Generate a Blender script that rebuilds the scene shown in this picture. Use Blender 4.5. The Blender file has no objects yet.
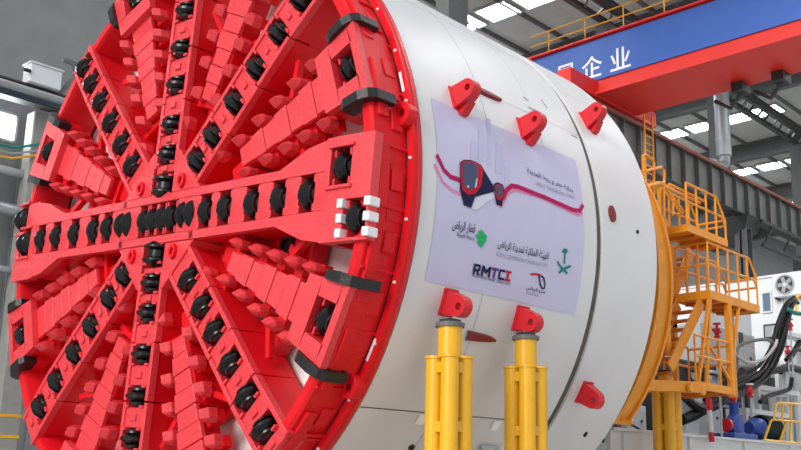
import bpy, bmesh, math, random
from mathutils import Vector, Matrix
random.seed(7)
S = bpy.context.scene
COL = S.collection
R = math.radians
# ------------------------------------------------------------------ camera
ZA = 5.75                                    # height of the machine's axis
CAM = Vector((-9.194, -14.067, 1.546)); YAW, PIT = 0.67515, 0.2362
F, PX, PY = 1008.56, 519.12, 250.40
FW = Vector((math.cos(YAW)*math.cos(PIT), math.sin(YAW)*math.cos(PIT), math.sin(PIT)))
RT = Vector((math.sin(YAW), -math.cos(YAW), 0)); UP = RT.cross(FW)
cd = bpy.data.cameras.new('camera'); cam = bpy.data.objects.new('camera', cd); COL.objects.link(cam)
cd.sensor_width = 36; cd.lens = F*36/801
cd.shift_x = (400.5-PX)/801; cd.shift_y = (PY-225)/801; cd.clip_end = 500
cam.matrix_world = Matrix(((RT.x, UP.x, -FW.x, CAM.x), (RT.y, UP.y, -FW.y, CAM.y), (RT.z, UP.z, -FW.z, CAM.z), (0, 0, 0, 1)))
S.camera = cam
# ------------------------------------------------------------------ light
w = bpy.data.worlds.new('World'); S.world = w; w.use_nodes = True
bg = w.node_tree.nodes['Background']; bg.inputs[0].default_value = (0.93, 0.96, 1.0, 1); bg.inputs[1].default_value = 0.72
sd = bpy.data.lights.new('sun', 'SUN'); sd.energy = 2.9; sd.angle = R(30); sd.color = (1, 0.97, 0.93)
sun = bpy.data.objects.new('sun', sd); COL.objects.link(sun)
sun.rotation_euler = Vector((0.92, 0.13, -0.42)).to_track_quat('-Z', 'Y').to_euler()
S.view_settings.view_transform = 'Standard'; S.view_settings.look = 'None'
S.view_settings.exposure = 0.0; S.view_settings.gamma = 1.0; S.view_settings.use_curve_mapping = False

def at(u, v, x=None, y=None, z=None):        # a pixel's ray met with a plane of the place
    d = FW+RT*((u-PX)/F)-UP*((v-PY)/F)
    t = (x-CAM.x)/d.x if x is not None else (y-CAM.y)/d.y if y is not None else (z-CAM.z)/d.z
    return CAM+d*t
RS = 4.9
def on_shell(u, v, r=RS):                    # a pixel's ray met with the shield: (x, angle above the side)
    d = FW+RT*((u-PX)/F)-UP*((v-PY)/F)
    cy, cz = CAM.y, CAM.z-ZA
    a = d.y**2+d.z**2; b = cy*d.y+cz*d.z; c = cy*cy+cz*cz-r*r
    t = (-b-math.sqrt(max(b*b-a*c, 0)))/a
    p = CAM+d*t
    return p.x, math.atan2(p.z-ZA, -p.y)
# ------------------------------------------------------------------ materials
def mat(name, col, rough=.5, metal=0, noise=0, nscale=6, bump=0, bscale=60, spec=.5, emit=0, dirt=None, coat=0):
    m = bpy.data.materials.new(name); m.use_nodes = True; nt = m.node_tree; b = nt.nodes['Principled BSDF']
    b.inputs['Base Color'].default_value = (*col, 1); b.inputs['Roughness'].default_value = rough
    b.inputs['Metallic'].default_value = metal; b.inputs['Specular IOR Level'].default_value = spec
    b.inputs['Coat Weight'].default_value = coat; b.inputs['Coat Roughness'].default_value = .25
    tc = nt.nodes.new('ShaderNodeTexCoord')
    if noise:
        n = nt.nodes.new('ShaderNodeTexNoise'); n.inputs['Scale'].default_value = nscale; n.inputs['Detail'].default_value = 6
        nt.links.new(tc.outputs['Object'], n.inputs['Vector'])
        r = nt.nodes.new('ShaderNodeValToRGB'); r.color_ramp.elements[0].position = .3; r.color_ramp.elements[1].position = .7
        d = dirt or tuple(c*(1-noise) for c in col)
        r.color_ramp.elements[0].color = (*d, 1); r.color_ramp.elements[1].color = (*col, 1)
        nt.links.new(n.outputs['Fac'], r.inputs[0]); nt.links.new(r.outputs[0], b.inputs['Base Color'])
    if bump:
        n2 = nt.nodes.new('ShaderNodeTexNoise'); n2.inputs['Scale'].default_value = bscale; n2.inputs['Detail'].default_value = 4
        nt.links.new(tc.outputs['Object'], n2.inputs['Vector'])
        bp = nt.nodes.new('ShaderNodeBump'); bp.inputs['Strength'].default_value = bump; bp.inputs['Distance'].default_value = .02
        nt.links.new(n2.outputs['Fac'], bp.inputs['Height']); nt.links.new(bp.outputs[0], b.inputs['Normal'])
    if emit:
        b.inputs['Emission Color'].default_value = (*col, 1); b.inputs['Emission Strength'].default_value = emit
    return m
RED = mat('red paint', (.74, .006, .014), .42, noise=.12, nscale=3, bump=.25, bscale=45, spec=.3)  # deeper red; shade on side walls and floors is put into this colour
RED_LIT = mat('lit front red', (.83, .047, .062), .36, noise=.22, nscale=22, bump=.5, bscale=70, spec=.6)  # same paint made pinker: light on the front parts put into the colour
REDL = mat('lug red paint', (.60, .008, .018), .38, bump=.15, bscale=20)
BLK = mat('cutter steel', (.005, .005, .006), .26, 0, noise=.3, nscale=8, spec=.42)
HUBM = mat('cutter hub steel', (.03, .03, .033), .25, .5)
RUB = mat('black wear pad', (.008, .008, .009), .42, bump=.4, bscale=25)
WHITE = mat('shield white paint', (.73, .74, .755), .38, noise=.06, nscale=.8, bump=.06, bscale=4, dirt=(.67, .68, .70), spec=.4)
WPLAIN = mat('white paint', (.68, .69, .70), .45, noise=.1, nscale=3)
SEAM = mat('joint rubber', (.13, .12, .10), .6, noise=.4, nscale=5)
LINE = mat('weld groove', (.07, .065, .06), .7)
GREY = mat('primer grey', (.42, .42, .42), .6)
BANNER = mat('banner vinyl', (.58, .57, .79), .42, noise=.05, nscale=2, dirt=(.55, .54, .75))
YEL = mat('yellow paint', (.80, .43, .012), .3, noise=.08, nscale=3, spec=.55)
YELO = mat('tail jack yellow', (.84, .42, .015), .35, noise=.15, nscale=4)
ORG = mat('orange paint', (.86, .33, .018), .42, noise=.15, nscale=4)
ORGD = mat('worn orange paint', (.66, .21, .015), .5, noise=.3, nscale=5)
STEEL = mat('column grey steel', (.13, .14, .14), .5, noise=.15, nscale=2)
STEELD = mat('dark steel', (.03, .032, .033), .55)
WEBM = mat('girder grey web', (.19, .195, .185), .55, noise=.2, nscale=1)
RAILM = mat('rusty red rail', (.34, .12, .085), .6, noise=.4, nscale=3)
CRANE = mat('crane red', (.72, .025, .018), .4, noise=.08, nscale=1)
BLUE = mat('sign blue', (.035, .11, .42), .4)
PRINTW = mat('white print', (.82, .82, .84), .5)
CEIL = mat('roof sheet', (.55, .555, .54), .7, noise=.08, nscale=2)
SKYL = mat('skylight panel', (.93, .97, 1.0), .5, emit=22)
CONC = mat('concrete', (.33, .325, .31), .75, noise=.2, nscale=2)
WALL = mat('wall cladding', (.27, .28, .285), .7, noise=.15, nscale=1)
FLOORM = mat('painted concrete floor', (.58, .565, .53), .5, noise=.15, nscale=1)
PIPEG = mat('galvanised pipe', (.40, .42, .44), .35, .5)
BEAMB = mat('blue grey beam', (.14, .18, .26), .5)
GALV = mat('galvanised steel', (.45, .47, .48), .4, .3)
DARK = mat('dark opening', (.012, .011, .011), .7)
PLUG = mat('port plug', (.20, .006, .01), .5)
TAGW = mat('white tag', (.95, .95, .95), .3)
BULK = mat('bulkhead white', (.88, .88, .88), .5)
CABIN = mat('cabin white', (.70, .73, .76), .5, noise=.05, nscale=2)
GLASSB = mat('tinted glass', (.10, .17, .26), .08, spec=.8)
HOSE = mat('black hose rubber', (.005, .005, .006), .4, spec=.3)
PUMPB = mat('pump blue', (.015, .06, .33), .35)
GRN = mat('dark green motor', (.012, .035, .035), .45)
NAVY = mat('print navy', (.010, .014, .06), .45, spec=.12)
MAG = mat('print magenta', (.45, .008, .10), .45, spec=.12)
PINK = mat('print pink', (.72, .25, .45), .45, spec=.12)
PRED = mat('print red', (.55, .01, .03), .45, spec=.12)
PGREEN = mat('print green', (.02, .45, .15), .45, spec=.12)
PTEAL = mat('print teal', (.01, .22, .20), .45, spec=.12)
PGREY = mat('print grey', (.30, .30, .40), .5, spec=.12)
PPALE = mat('print pale', (.53, .53, .75), .5, spec=.12)
PGLASS = mat('print windscreen', (.07, .09, .17), .45, spec=.12)
PWHITE = mat('print white', (.66, .68, .80), .45, spec=.12)
# ------------------------------------------------------------------ helpers
class MB:
    def __init__(s): s.v = []; s.f = []
    def add(s, vs, fs):
        o = len(s.v); s.v += [tuple(p) for p in vs]; s.f += [tuple(i+o for i in f) for f in fs]; return s
    def box(s, x0, x1, y0, y1, z0, z1):
        return s.add([(x, y, z) for x in (x0, x1) for y in (y0, y1) for z in (z0, z1)],
                     [(0, 1, 3, 2), (4, 6, 7, 5), (0, 4, 5, 1), (2, 3, 7, 6), (0, 2, 6, 4), (1, 5, 7, 3)])
    def prism(s, poly, z0, z1, fn=lambda a, b, z: (a, b, z)):
        n = len(poly)
        return s.add([fn(a, b, z0) for a, b in poly]+[fn(a, b, z1) for a, b in poly],
                     [tuple(range(n))[::-1], tuple(range(n, 2*n))]+[(i, (i+1) % n, n+(i+1) % n, n+i) for i in range(n)])
    def bar(s, a, b, w, h=None, up=(0, 0, 1)):     # square bar between two points
        a, b = Vector(a), Vector(b); h = h or w; d = (b-a).normalized()
        u = Vector(up)
        if abs(d.dot(u)) > .98: u = Vector((1, 0, 0))
        x = d.cross(u).normalized()*w/2; y = x.cross(d).normalized()*h/2
        c = [a-x-y, a+x-y, a+x+y, a-x+y, b-x-y, b+x-y, b+x+y, b-x+y]
        return s.add(c, [(3, 2, 1, 0), (4, 5, 6, 7), (0, 1, 5, 4), (1, 2, 6, 5), (2, 3, 7, 6), (3, 0, 4, 7)])
    def tube(s, pts, r, n=8):
        pts = [Vector(p) for p in pts]; vs = []; fs = []
        u = None
        for i, p in enumerate(pts):
            d = (pts[min(i+1, len(pts)-1)]-pts[max(i-1, 0)]).normalized()
            if u is None: u = d.cross(Vector((0, 0, 1)) if abs(d.z) < .9 else Vector((1, 0, 0))).normalized()
            else: u = (u-d*u.dot(d)).normalized()
            q = d.cross(u)
            vs += [p+(u*math.cos(2*math.pi*k/n)+q*math.sin(2*math.pi*k/n))*r for k in range(n)]
        for i in range(len(pts)-1):
            for k in range(n): fs.append((i*n+k, i*n+(k+1) % n, (i+1)*n+(k+1) % n, (i+1)*n+k))
        m = len(pts)-1
        fs += [tuple(range(n))[::-1], tuple(m*n+k for k in range(n))]
        return s.add(vs, fs)
    def lathe(s, prof, n=24, fn=None, a0=0, a1=2*math.pi, closed=False):   # prof: (h, r); fn(h, r cos, r sin)
        fn = fn or (lambda h, a, b: (a, b, h)); full = abs(a1-a0-2*math.pi) < 1e-6
        k = n if full else n+1; vs = []; fs = []
        for i in range(k):
            t = a0+(a1-a0)*i/n
            vs += [fn(h, r*math.cos(t), r*math.sin(t)) for h, r in prof]
        m = len(prof)
        for i in range(n):
            j = (i+1) % k
            for q in range(m if closed else m-1): fs.append((i*m+q, j*m+q, j*m+(q+1) % m, i*m+(q+1) % m))
        if closed and not full: fs += [tuple(range(m)), tuple(n*m+q for q in range(m))[::-1]]
        return s.add(vs, fs)
    def mesh(s, name, m, smooth=False, bevel=0, warp=None):
        me = bpy.data.meshes.new(name); v = s.v
        if warp: v = [warp(*p) for p in v]
        me.from_pydata(v, [], s.f); me.materials.append(m)
        bm = bmesh.new(); bm.from_mesh(me); bmesh.ops.recalc_face_normals(bm, faces=bm.faces)
        if bevel:
            bmesh.ops.bevel(bm, geom=list(bm.edges), offset=bevel, segments=1, affect='EDGES', profile=.5, clamp_overlap=True)
        bm.to_mesh(me); bm.free()
        if smooth:
            me.shade_smooth()
            try: me.set_sharp_from_angle(angle=R(38))
            except Exception: pass
        return me
def obj(name, me, parent=None, loc=None, mw=None):
    o = bpy.data.objects.new(name, me); COL.objects.link(o)
    if parent: o.parent = parent
    if mw is not None: o.matrix_basis = mw
    if loc is not None: o.location = loc
    return o
def tag(o, label, cat, group=None, kind=None):
    o['label'] = label; o['category'] = cat
    if group: o['group'] = group
    if kind: o['kind'] = kind
    return o
def thing(name, label, cat, loc=(0, 0, 0), group=None, mw=None):
    o = bpy.data.objects.new(name, None); COL.objects.link(o); o.empty_display_size = .3
    if mw is not None: o.matrix_basis = mw
    else: o.location = loc
    return tag(o, label, cat, group)
def part(name, mb, m, parent, smooth=False, bevel=0, warp=None, label=None):
    off = Vector(parent.location) if parent.type == 'EMPTY' and not parent.parent else Vector((0, 0, 0))
    if off.length: mb.v = [(p[0]-off.x, p[1]-off.y, p[2]-off.z) for p in mb.v]
    o = obj(name, mb.mesh(name, m, smooth, bevel, warp), parent)
    if label: o['label'] = label
    return o
def struct(name, mb, m, smooth=False):
    o = obj(name, mb.mesh(name, m, smooth)); o['kind'] = 'structure'; return o
def copy_tree(o, parent=None):
    c = o.copy(); COL.objects.link(c); c.parent = parent
    for ch in list(o.children): copy_tree(ch, c)
    return c
def holed(poly, hc, hr, z0, z1, fn, N=28):        # prism of a star-shaped outline with a round hole
    mb = MB(); out = []; inn = []
    for i in range(N):
        t = 2*math.pi*(i+.5)/N; dx, dy = math.cos(t), math.sin(t); best = 1e9
        for k in range(len(poly)):
            ax, ay = poly[k]; bx, by = poly[(k+1) % len(poly)]; ex, ey = bx-ax, by-ay
            den = dx*ey-dy*ex
            if abs(den) < 1e-9: continue
            s_ = ((ax-hc[0])*ey-(ay-hc[1])*ex)/den; q = ((ax-hc[0])*dy-(ay-hc[1])*dx)/den
            if s_ > 0 and -1e-6 <= q <= 1+1e-6: best = min(best, s_)
        out.append((hc[0]+dx*best, hc[1]+dy*best)); inn.append((hc[0]+dx*hr, hc[1]+dy*hr))
    vs = [fn(a, b, z) for z in (z0, z1) for L in (out, inn) for a, b in L]
    fs = []
    for i in range(N):
        j = (i+1) % N
        fs += [(i, j, N+j, N+i), (2*N+i, 3*N+i, 3*N+j, 2*N+j), (i, 2*N+i, 2*N+j, j), (N+i, N+j, 3*N+j, 3*N+i)]
    return mb.add(vs, fs)
# ================================================================== the hall
struct('floor', MB().box(-40, 112, -24, 27.3, -.2, 0), FLOORM)
YR, YU, YF = 9.0, 10.5, 27.0                     # crane runway, upper column line, far wall
cl = struct('ceiling', MB().box(12, 112, -22, 27.3, 26.3, 26.45), CEIL)
COLX = [6.3+11*k for k in range(10)]
raf = MB().box(-.22, .22, -22, 27, 25.0, 25.2).box(-.05, .05, -22, 27, 25.18, 26.1).box(-.22, .22, -22, 27, 26.08, 26.28).mesh('rafter', STEEL)
for x in COLX[1:]: obj('rafter', raf, cl, (x+5.2, 0, 0))
pur = MB().box(12, 112, -.06, .06, 26.05, 26.3).mesh('purlin', STEEL)
for k in range(17): obj('purlin', pur, cl, (0, -20+2.8*k, 0))
skm = MB().box(-.75, .75, -.95, .95, 26.2, 26.28).mesh('skylight_panel', SKYL)
skf = MB().box(-.85, -.75, -1.05, 1.05, 26.14, 26.3).box(.75, .85, -1.05, 1.05, 26.14, 26.3).box(-.75, .75, -1.05, -.95, 26.14, 26.3).box(-.75, .75, .95, 1.05, 26.14, 26.3).mesh('skylight_frame', GALV)
for x in [17.1+11*k for k in range(9)]:
    for y in (-15, -12.6, -10.2, -7.8, -5.4, -3, 12.4, 14.8, 17.2, 19.6):
        a = obj('skylight_panel', skm, cl, (x, y, 0)); obj('skylight_frame', skf, a)
# far wall: cladding with long windows, pipes, ledges and columns
wf = MB().box(-30, 112, 27.0, 27.3, 0, 15.6).box(-30, 112, 27, 27.3, 16.9, 26.3).box(8.62, 14, 27, 27.3, 15.6, 16.9)
for x in COLX[1:]: wf.box(x+7.6, x+11, 27, 27.3, 15.6, 16.9)
wfo = struct('wall_far', wf, WALL)
rib = MB().box(-.05, .05, 26.93, 27.0, 0, 15.4).mesh('cladding_rib', WALL)
for k in range(44): obj('cladding_rib', rib, wfo, (-12+1.5*k, 0, 0))
def far_window(n, x0, x1):
    o = struct('window_%d' % n, MB().box(x0, x1, 27.08, 27.14, 15.6, 16.9), SKYL)
    fr = MB().box(x0, x1, 26.92, 27.07, 15.6, 15.72).box(x0, x1, 26.92, 27.07, 16.78, 16.9)
    k = x0
    while k < x1+.01: fr.box(k-.05, k+.05, 26.92, 27.07, 15.6, 16.9); k += (x1-x0)/max(1, round((x1-x0)/1.9))
    part('window_frame', fr, GALV, o)
far_window(1, -10, 8.62)
for k, x in enumerate(COLX[1:-1]): far_window(k+2, 14 if k == 0 else COLX[k]+11, x+7.6)
wb = MB().box(112, 112.3, -22, 27.3, 0, 26.3); struct('wall_back', wb, WALL)
def run_beam(name, y, z0, z1, x0, x1, label, m=WEBM, step=1.35, rail=True, brk=True):
    t = thing(name, label, 'girder', ((x0+x1)/2, y, z0))
    part('web', MB().box(x0, x1, y-.02, y+.02, z0+.05, z1-.1), m, t)
    part('flange', MB().box(x0, x1, y-.28, y+.28, z0, z0+.06), STEELD, t)
    part('flange', MB().box(x0, x1, y-.30, y+.30, z1-.14, z1-.06), STEELD, t)
    if rail: part('crane_rail', MB().box(x0, x1, y-.34, y-.20, z1-.17, z1-.02).box(x0, x1, y-.06, y+.06, z1-.06, z1+.1), RAILM, t)
    sm = MB().box(-.025, .025, -.26, -.02, z0+.06-z0, z1-.14-z0).mesh('stiffener', STEEL)
    k = x0+.3
    while k < x1: obj('stiffener', sm, t, (k-(x0+x1)/2, 0, 0)); k += step
    return t
run_beam('runway_girder', YR, 15.85, 17.95, -14, 106, 'long grey plate girder with rust red rail behind the orange stairs')
run_beam('runway_girder', 25.6, 16.95, 17.75, -14, 106, 'grey runway girder on the far wall left of the cutterhead', m=BEAMB, step=4, rail=False)
part('walkway_pipe', MB().tube([(-14, 25.2, 17.35), (106, 25.2, 17.35)], .17, 8), PIPEG, bpy.data.objects['runway_girder.001'], True)
# stepped columns of the runway
for i, x in enumerate(COLX[1:]):
    nm = ['hidden behind the machine', 'behind the red crane girder', 'beside the round duct, its upper part above the rail', 'at the right edge above the rust red rail', 'deeper in the hall, first past the right edge', 'deeper in the hall, second past the right edge', 'deeper in the hall, third past the right edge', 'deeper in the hall, fourth past the right edge', 'deeper in the hall, last before the back wall'][i]
    t = thing('steel_column', 'grey stepped steel column '+nm, 'column', (x, YR, 0), 'columns along the crane runway')
    xl = x-.7
    part('lower_shaft', MB().box(xl-.32, xl+.32, YR-.05, YR+.05, 0, 15.2).box(xl-.32, xl-.26, YR-.35, YR+.35, 0, 15.2).box(xl+.26, xl+.32, YR-.35, YR+.35, 0, 15.2), STEEL, t)
    part('corbel', MB().prism([(YR-.5, 15.85), (YR+1.9, 15.85), (YR+1.9, 14.2), (YR-.3, 15.1)], x-1.05, x+.45, lambda a, b, c: (c, a, b)), STEELD, t)
    part('upper_shaft', MB().box(x-.55, x+.55, YU-.35, YU+.35, 14.2, 23.3), STEEL, t)
    for k in (3, 8, 12): part('splice_plate', MB().box(xl-.36, xl+.36, YR-.4, YR+.4, k, k+.12), STEEL, t)
# eaves girder above the columns: two chords and lattice
t = thing('eaves_truss', 'dark latticed steel truss running over the columns at upper right', 'truss', (60, YU, 23.4))
for z in (23.5, 24.7): part('chord', MB().box(17, 106, YU-.14, YU+.14, z-.12, z+.12), STEELD, t)
for y in (-.5,): part('chord', MB().box(17, 106, YU-1.1, YU-.85, 23.4, 23.62), STEELD, t)
lat = MB().bar((0, 0, .05), (1.1, 0, 1.1), .1).mesh('lattice_bar', STEELD); lat2 = MB().bar((0, -.95, 0), (1.1, 0, 0), .12).mesh('lattice_bar', STEEL)
for k in range(44):
    obj('lattice_bar', lat, t, (17.3+2*k-60, 0, .05)); obj('lattice_bar', lat2, t, (17.3+2*k-60, 0, .12))
t = thing('runway_brace_truss', 'dark lattice bracing under the runway girder at right', 'truss', (70, YR-.78, 14))
for z in (14.3, 15.6): part('chord', MB().box(39.2, 106, YR-.86, YR-.7, z-.09, z+.09), STEELD, t)
lat3 = MB().bar((0, 0, .3), (1.2, 0, 1.6), .09).mesh('lattice_bar', STEELD)
for k in range(26): obj('lattice_bar', lat3, t, (39.4+2.4*k-70, 0, 0))
# ducts beside the column
t = thing('round_duct', 'galvanised round duct running down beside the grey upper column', 'duct', (38.2, YU-.7, 18))
part('pipe', MB().tube([(38.35, YU-.75, 23.2), (38.35, YU-.75, 19.3)], .42, 14), PIPEG, t, True)
part('elbow', MB().tube([(38.35, YU-.75, 19.4), (38.35, YU-.75, 18.9), (38.0, YU-.75, 18.6), (36.8, YU-.75, 18.5)], .3, 12), PIPEG, t, True)
for z in (20.2, 22.2): part('band', MB().lathe([(z, .45), (z+.12, .45)], 14, lambda h, a, b: (38.35+a, YU-.75+b, h)), GALV, t, True)
tag(obj('cable_tray', MB().box(28, 60, YU-.65, YU-.4, 18.15, 18.3).mesh('cable_tray', GALV)), 'galvanised cable tray lying along the top of the runway girder', 'cable tray')
# far left things
for i, (x, lab) in enumerate(((9.25, 'pale concrete column at left, half hidden by the cutterhead edge'), (-1.75, 'pale concrete column past the left edge of the view'))):
    t = thing('concrete_column', lab, 'column', (x, 26.2, 0), 'concrete columns on the far wall')
    part('shaft', MB().box(x-.42, x+.42, 25.9, 26.6, 0, 16.9), CONC, t, bevel=.04)
    part('plinth', MB().box(x-.7, x+.7, 25.6, 26.9, 0, 1.2), CONC, t)
    for z in (4.4, 3.6): part('yellow_band', MB().box(x-.44, x+.44, 25.88, 26.62, z, z+.12), YEL, t)
for z, r, lab in ((14.2, .2, 'upper grey pipe along the far wall left of the cutterhead'), (12.65, .26, 'lower pale pipe along the far wall left of the cutterhead'), (10.2, .14, 'thin grey pipe low on the far wall left of the cutterhead')):
    tag(obj('wall_pipe', MB().tube([(-14, 26.4, z), (30, 26.4, z)], r, 10).mesh('wall_pipe', PIPEG, True)), lab, 'pipe', 'pipes on the far wall')
t = thing('junction_box', 'white box cabinet on the far runway girder at upper left', 'box', (8.7, 25.0, 17.8))
part('body', MB().box(8.05, 9.35, 25.0, 25.65, 17.69, 18.5), CABIN, t, bevel=.03)
part('lid', MB().box(8.0, 9.4, 24.95, 25.7, 18.5, 18.56), CABIN, t)
part('gland', MB().tube([(8.05, 25, 18.1), (7.8, 25, 18.1)], .08, 8), DARK, t)
for i, (x, lab) in enumerate(((10.4, 'grey diagonal steel brace near the white box cabinet'),)):
    tag(obj('steel_brace', MB().bar((9.6, 25.6, 17.7), (10.4, 25.6, 19.3), .16).bar((10.9, 25.6, 17.7), (10.0, 25.6, 19.3), .14).bar((9.6, 25.6, 19.3), (11.2, 25.6, 19.3), .16).mesh('steel_brace', STEEL)), lab, 'brace')
for k, (z, c) in enumerate(((15.0, PTEAL), (14.75, PIPEG), (14.55, YELO))):
    tag(obj('cable', MB().tube([(6, 26.0, z), (8.2, 26.0, z+.1), (9.4, 25.6, z+.55), (12, 25.8, z+.5)], .05, 6).mesh('cable', c)), ('teal', 'grey', 'yellow')[k]+' cable slung across the far wall below the window', 'cable', 'cables on the far wall')
# ================================================================== overhead crane
GX0, GX1, GZ = 24.4, 27.5, 18.2
t = thing('overhead_crane', 'red box girder of the overhead crane crossing the hall at upper right', 'crane', (26, -6, GZ))
part('box_girder', MB().box(GX0+.25, GX1-.1, -21, 12.4, GZ, GZ+2.6), CRANE, t)
part('bottom_flange', MB().box(GX0, GX1+.15, -21, 12.4, GZ-.05, GZ+.06), CRANE, t)
part('top_flange', MB().box(GX0, GX1+.1, -21, 12.4, GZ+2.6, GZ+2.68), CRANE, t)
part('end_truck', MB().box(22.6, 29.4, YR-.35, YR+.35, GZ-.12, GZ+.6), CRANE, t)
wh = MB().lathe([(-.12, .3), (-.06, .34), (.06, .3), (.12, .3)], 16, lambda h, a, b: (a, h, b)).mesh('wheel', STEELD, True)
for x in (23.2, 28.8): obj('wheel', wh, t, (x-26, YR+6, .21))
for y in (3.3, 1.5, -.6):
    part('cable_trolley', MB().box(26.9, 27.7, y-.25, y+.25, GZ-.45, GZ-.06).tube([(27.3, y, GZ-.45), (27.3, y+.5, GZ-1.0), (27.3, y+1.2, GZ-.5)], .09, 6), STEELD, t)
part('handrail', MB().tube([(GX0+.1, -21, GZ+3.7), (GX0+.1, 12.2, GZ+3.7)], .03, 6).tube([(GX0+.1, -21, GZ+3.2), (GX0+.1, 12.2, GZ+3.2)], .03, 6), YELO, t)
hp = MB().tube([(0, 0, 2.66), (0, 0, 3.7)], .03, 6).mesh('handrail_post', YELO)
for k in range(17): obj('handrail_post', hp, t, (GX0+.1-26, -14.8+2*k, 0))
def text_mesh(body, m, size=1.0, bold=0, name='lettering'):
    c = bpy.data.curves.new(name, 'FONT'); c.body = body; c.size = size; c.fill_mode = 'FRONT' if hasattr(c, 'fill_mode') else c.fill_mode
    c.offset = bold; c.resolution_u = 3
    o = bpy.data.objects.new(name, c); COL.objects.link(o); dg = bpy.context.evaluated_depsgraph_get()
    me = bpy.data.meshes.new_from_object(o.evaluated_get(dg)); bpy.data.objects.remove(o); bpy.data.curves.remove(c)
    me.materials.clear(); me.materials.append(m); return me
def bounds(me):
    xs = [v.co.x for v in me.vertices]; ys = [v.co.y for v in me.vertices]
    return (min(xs), max(xs), min(ys), max(ys)) if xs else (0, 1, 0, 1)
bx = GX0+.22
pa = at(655, 64, x=bx); pb = at(575, 87, x=bx)
t2 = thing('slogan_board', 'blue board with white Chinese characters on the red crane girder', 'sign', (bx, 6, 18.9))
part('board', MB().box(bx-.04, bx, -9, 12.2, pb.z, GZ+2.55), BLUE, t2)
for ch, u in (('明', 541), ('星', 566), ('企', 592.5), ('业', 621)):
    me = text_mesh(ch, PRINTW, 1, .012, 'character'); b0 = bounds(me); sc = 1.02/(b0[3]-b0[2]) if ch != '业' else 1.0/(b0[3]-b0[2])
    yc = at(u, 74 - (u-566)*.2, x=bx).y; z0 = pb.z+.16
    for v in me.vertices: v.co = Vector((bx-.05, yc-(v.co.x-(b0[0]+b0[1])/2)*sc, z0+(v.co.y-b0[2])*sc))-Vector((bx, 6, 18.9))
    obj('character', me, t2)
# ================================================================== cutterhead
HEAD = thing('cutterhead', 'huge red cutting wheel with black disc cutters on the boring machine front', 'cutterhead', (-.03, 0, ZA-4.93))
TH = -0.0719
def drop(r): return 0 if r < 4.25 else .06*((r-4.25)/.65)**1.6
def warp(a, b, d):
    return (a, b, d-drop(math.hypot(a, b))*max(0, min(1, (d-.05)/.6)))
def arm_mat(deg):
    p = R(deg)+TH; s = Vector((0, -1, 0)); t_ = Vector((0, 0, 1))
    r = s*math.cos(p)+t_*math.sin(p); w_ = -s*math.sin(p)+t_*math.cos(p); d = Vector((-1, 0, 0))
    return Matrix(((r.x, w_.x, d.x, 0), (r.y, w_.y, d.y, 0), (r.z, w_.z, d.z, 4.93), (0, 0, 0, 1)))
def fnhead(h, a, b): return (-h, a, b+4.93)         # lathe about the axis, h = forward of the rim plane
# back disc, hub drum, rim
part_ = lambda n, mb, m, **k: obj(n, mb.mesh(n, m, k.get('smooth', False), k.get('bevel', 0), k.get('warp')), k.get('parent', HEAD), None, k.get('mw'))
part_('back_disc', MB().lathe([(-.05, .0), (-.05, 3.32), (.06, 3.32), (.06, 2.05), (.22, 2.0), (.22, 0)], 64, fnhead), RED)
part_('rim', MB().lathe([(-.02, 4.60), (.58, 4.60), (.64, 4.64), (.64, 4.76), (.60, 4.80), (.02, 4.80), (.02, 4.93), (-.06, 4.93), (-.06, 4.60)], 128, fnhead), RED, smooth=True)
part_('rim_flange', MB().lathe([(-.06, 4.70), (-.06, 4.94), (-.13, 4.94), (-.13, 4.70)], 128, fnhead, closed=True), REDL, smooth=True)
wbm = MB().prism([(4.78*math.cos(t_), 4.78*math.sin(t_)) for t_ in (-.05, 0, .05)]+[(4.85*math.cos(t_), 4.85*math.sin(t_)) for t_ in (.05, 0, -.05)], .36, .54).mesh('wear_block', RED, bevel=.012)
wbs = MB().prism([(4.78*math.cos(t_), 4.78*math.sin(t_)) for t_ in (-.03, .03)]+[(4.84*math.cos(t_), 4.84*math.sin(t_)) for t_ in (.03, -.03)], .10, .30).mesh('wear_block', RED, bevel=.012)
blt = MB().lathe([(.02, 0), (.02, .02), (0, .024)], 8, lambda h, a, b: (4.88+a, b, .02+h)).mesh('flange_bolt', PRINTW)
slt = MB().box(4.83, 4.875, -.16, .16, .02, .026).mesh('flange_slot', PRINTW)
for k in range(72):
    if k % 3 != 2: obj('wear_block', wbm, HEAD, None, arm_mat(5*k))
    if k % 2 == 0: obj('wear_block', wbs, HEAD, None, arm_mat(5*k+2))
    if k % 2: obj('flange_bolt', blt, HEAD, None, arm_mat(5*k+1.2))
    if k % 9 == 4: obj('flange_slot', slt, HEAD, None, arm_mat(5*k))
# grab hooks on the rim
hk = holed([(4.6, -.16), (4.88, -.18), (5.0, -.1), (5.03, 0), (5.0, .1), (4.88, .18), (4.6, .16)], (4.88, 0), .06, -.02, .16, lambda a, b, z: (a, b, z)).mesh('rim_hook', RED, bevel=.01)
gro = MB().lathe([(.015, 4.80), (.024, 4.80), (.024, 4.822), (.015, 4.822)], 128, fnhead, closed=True); part_('rim_groove', gro, DARK)
stp = MB().box(4.78, 4.83, -.02, .02, .02, .60).mesh('rim_rib', RED)
for k in range(36): obj('rim_rib', stp, HEAD, None, arm_mat(10*k+7.5))
for k in range(8): obj('rim_hook', hk, HEAD, None, arm_mat(45*k+13.5))
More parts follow.
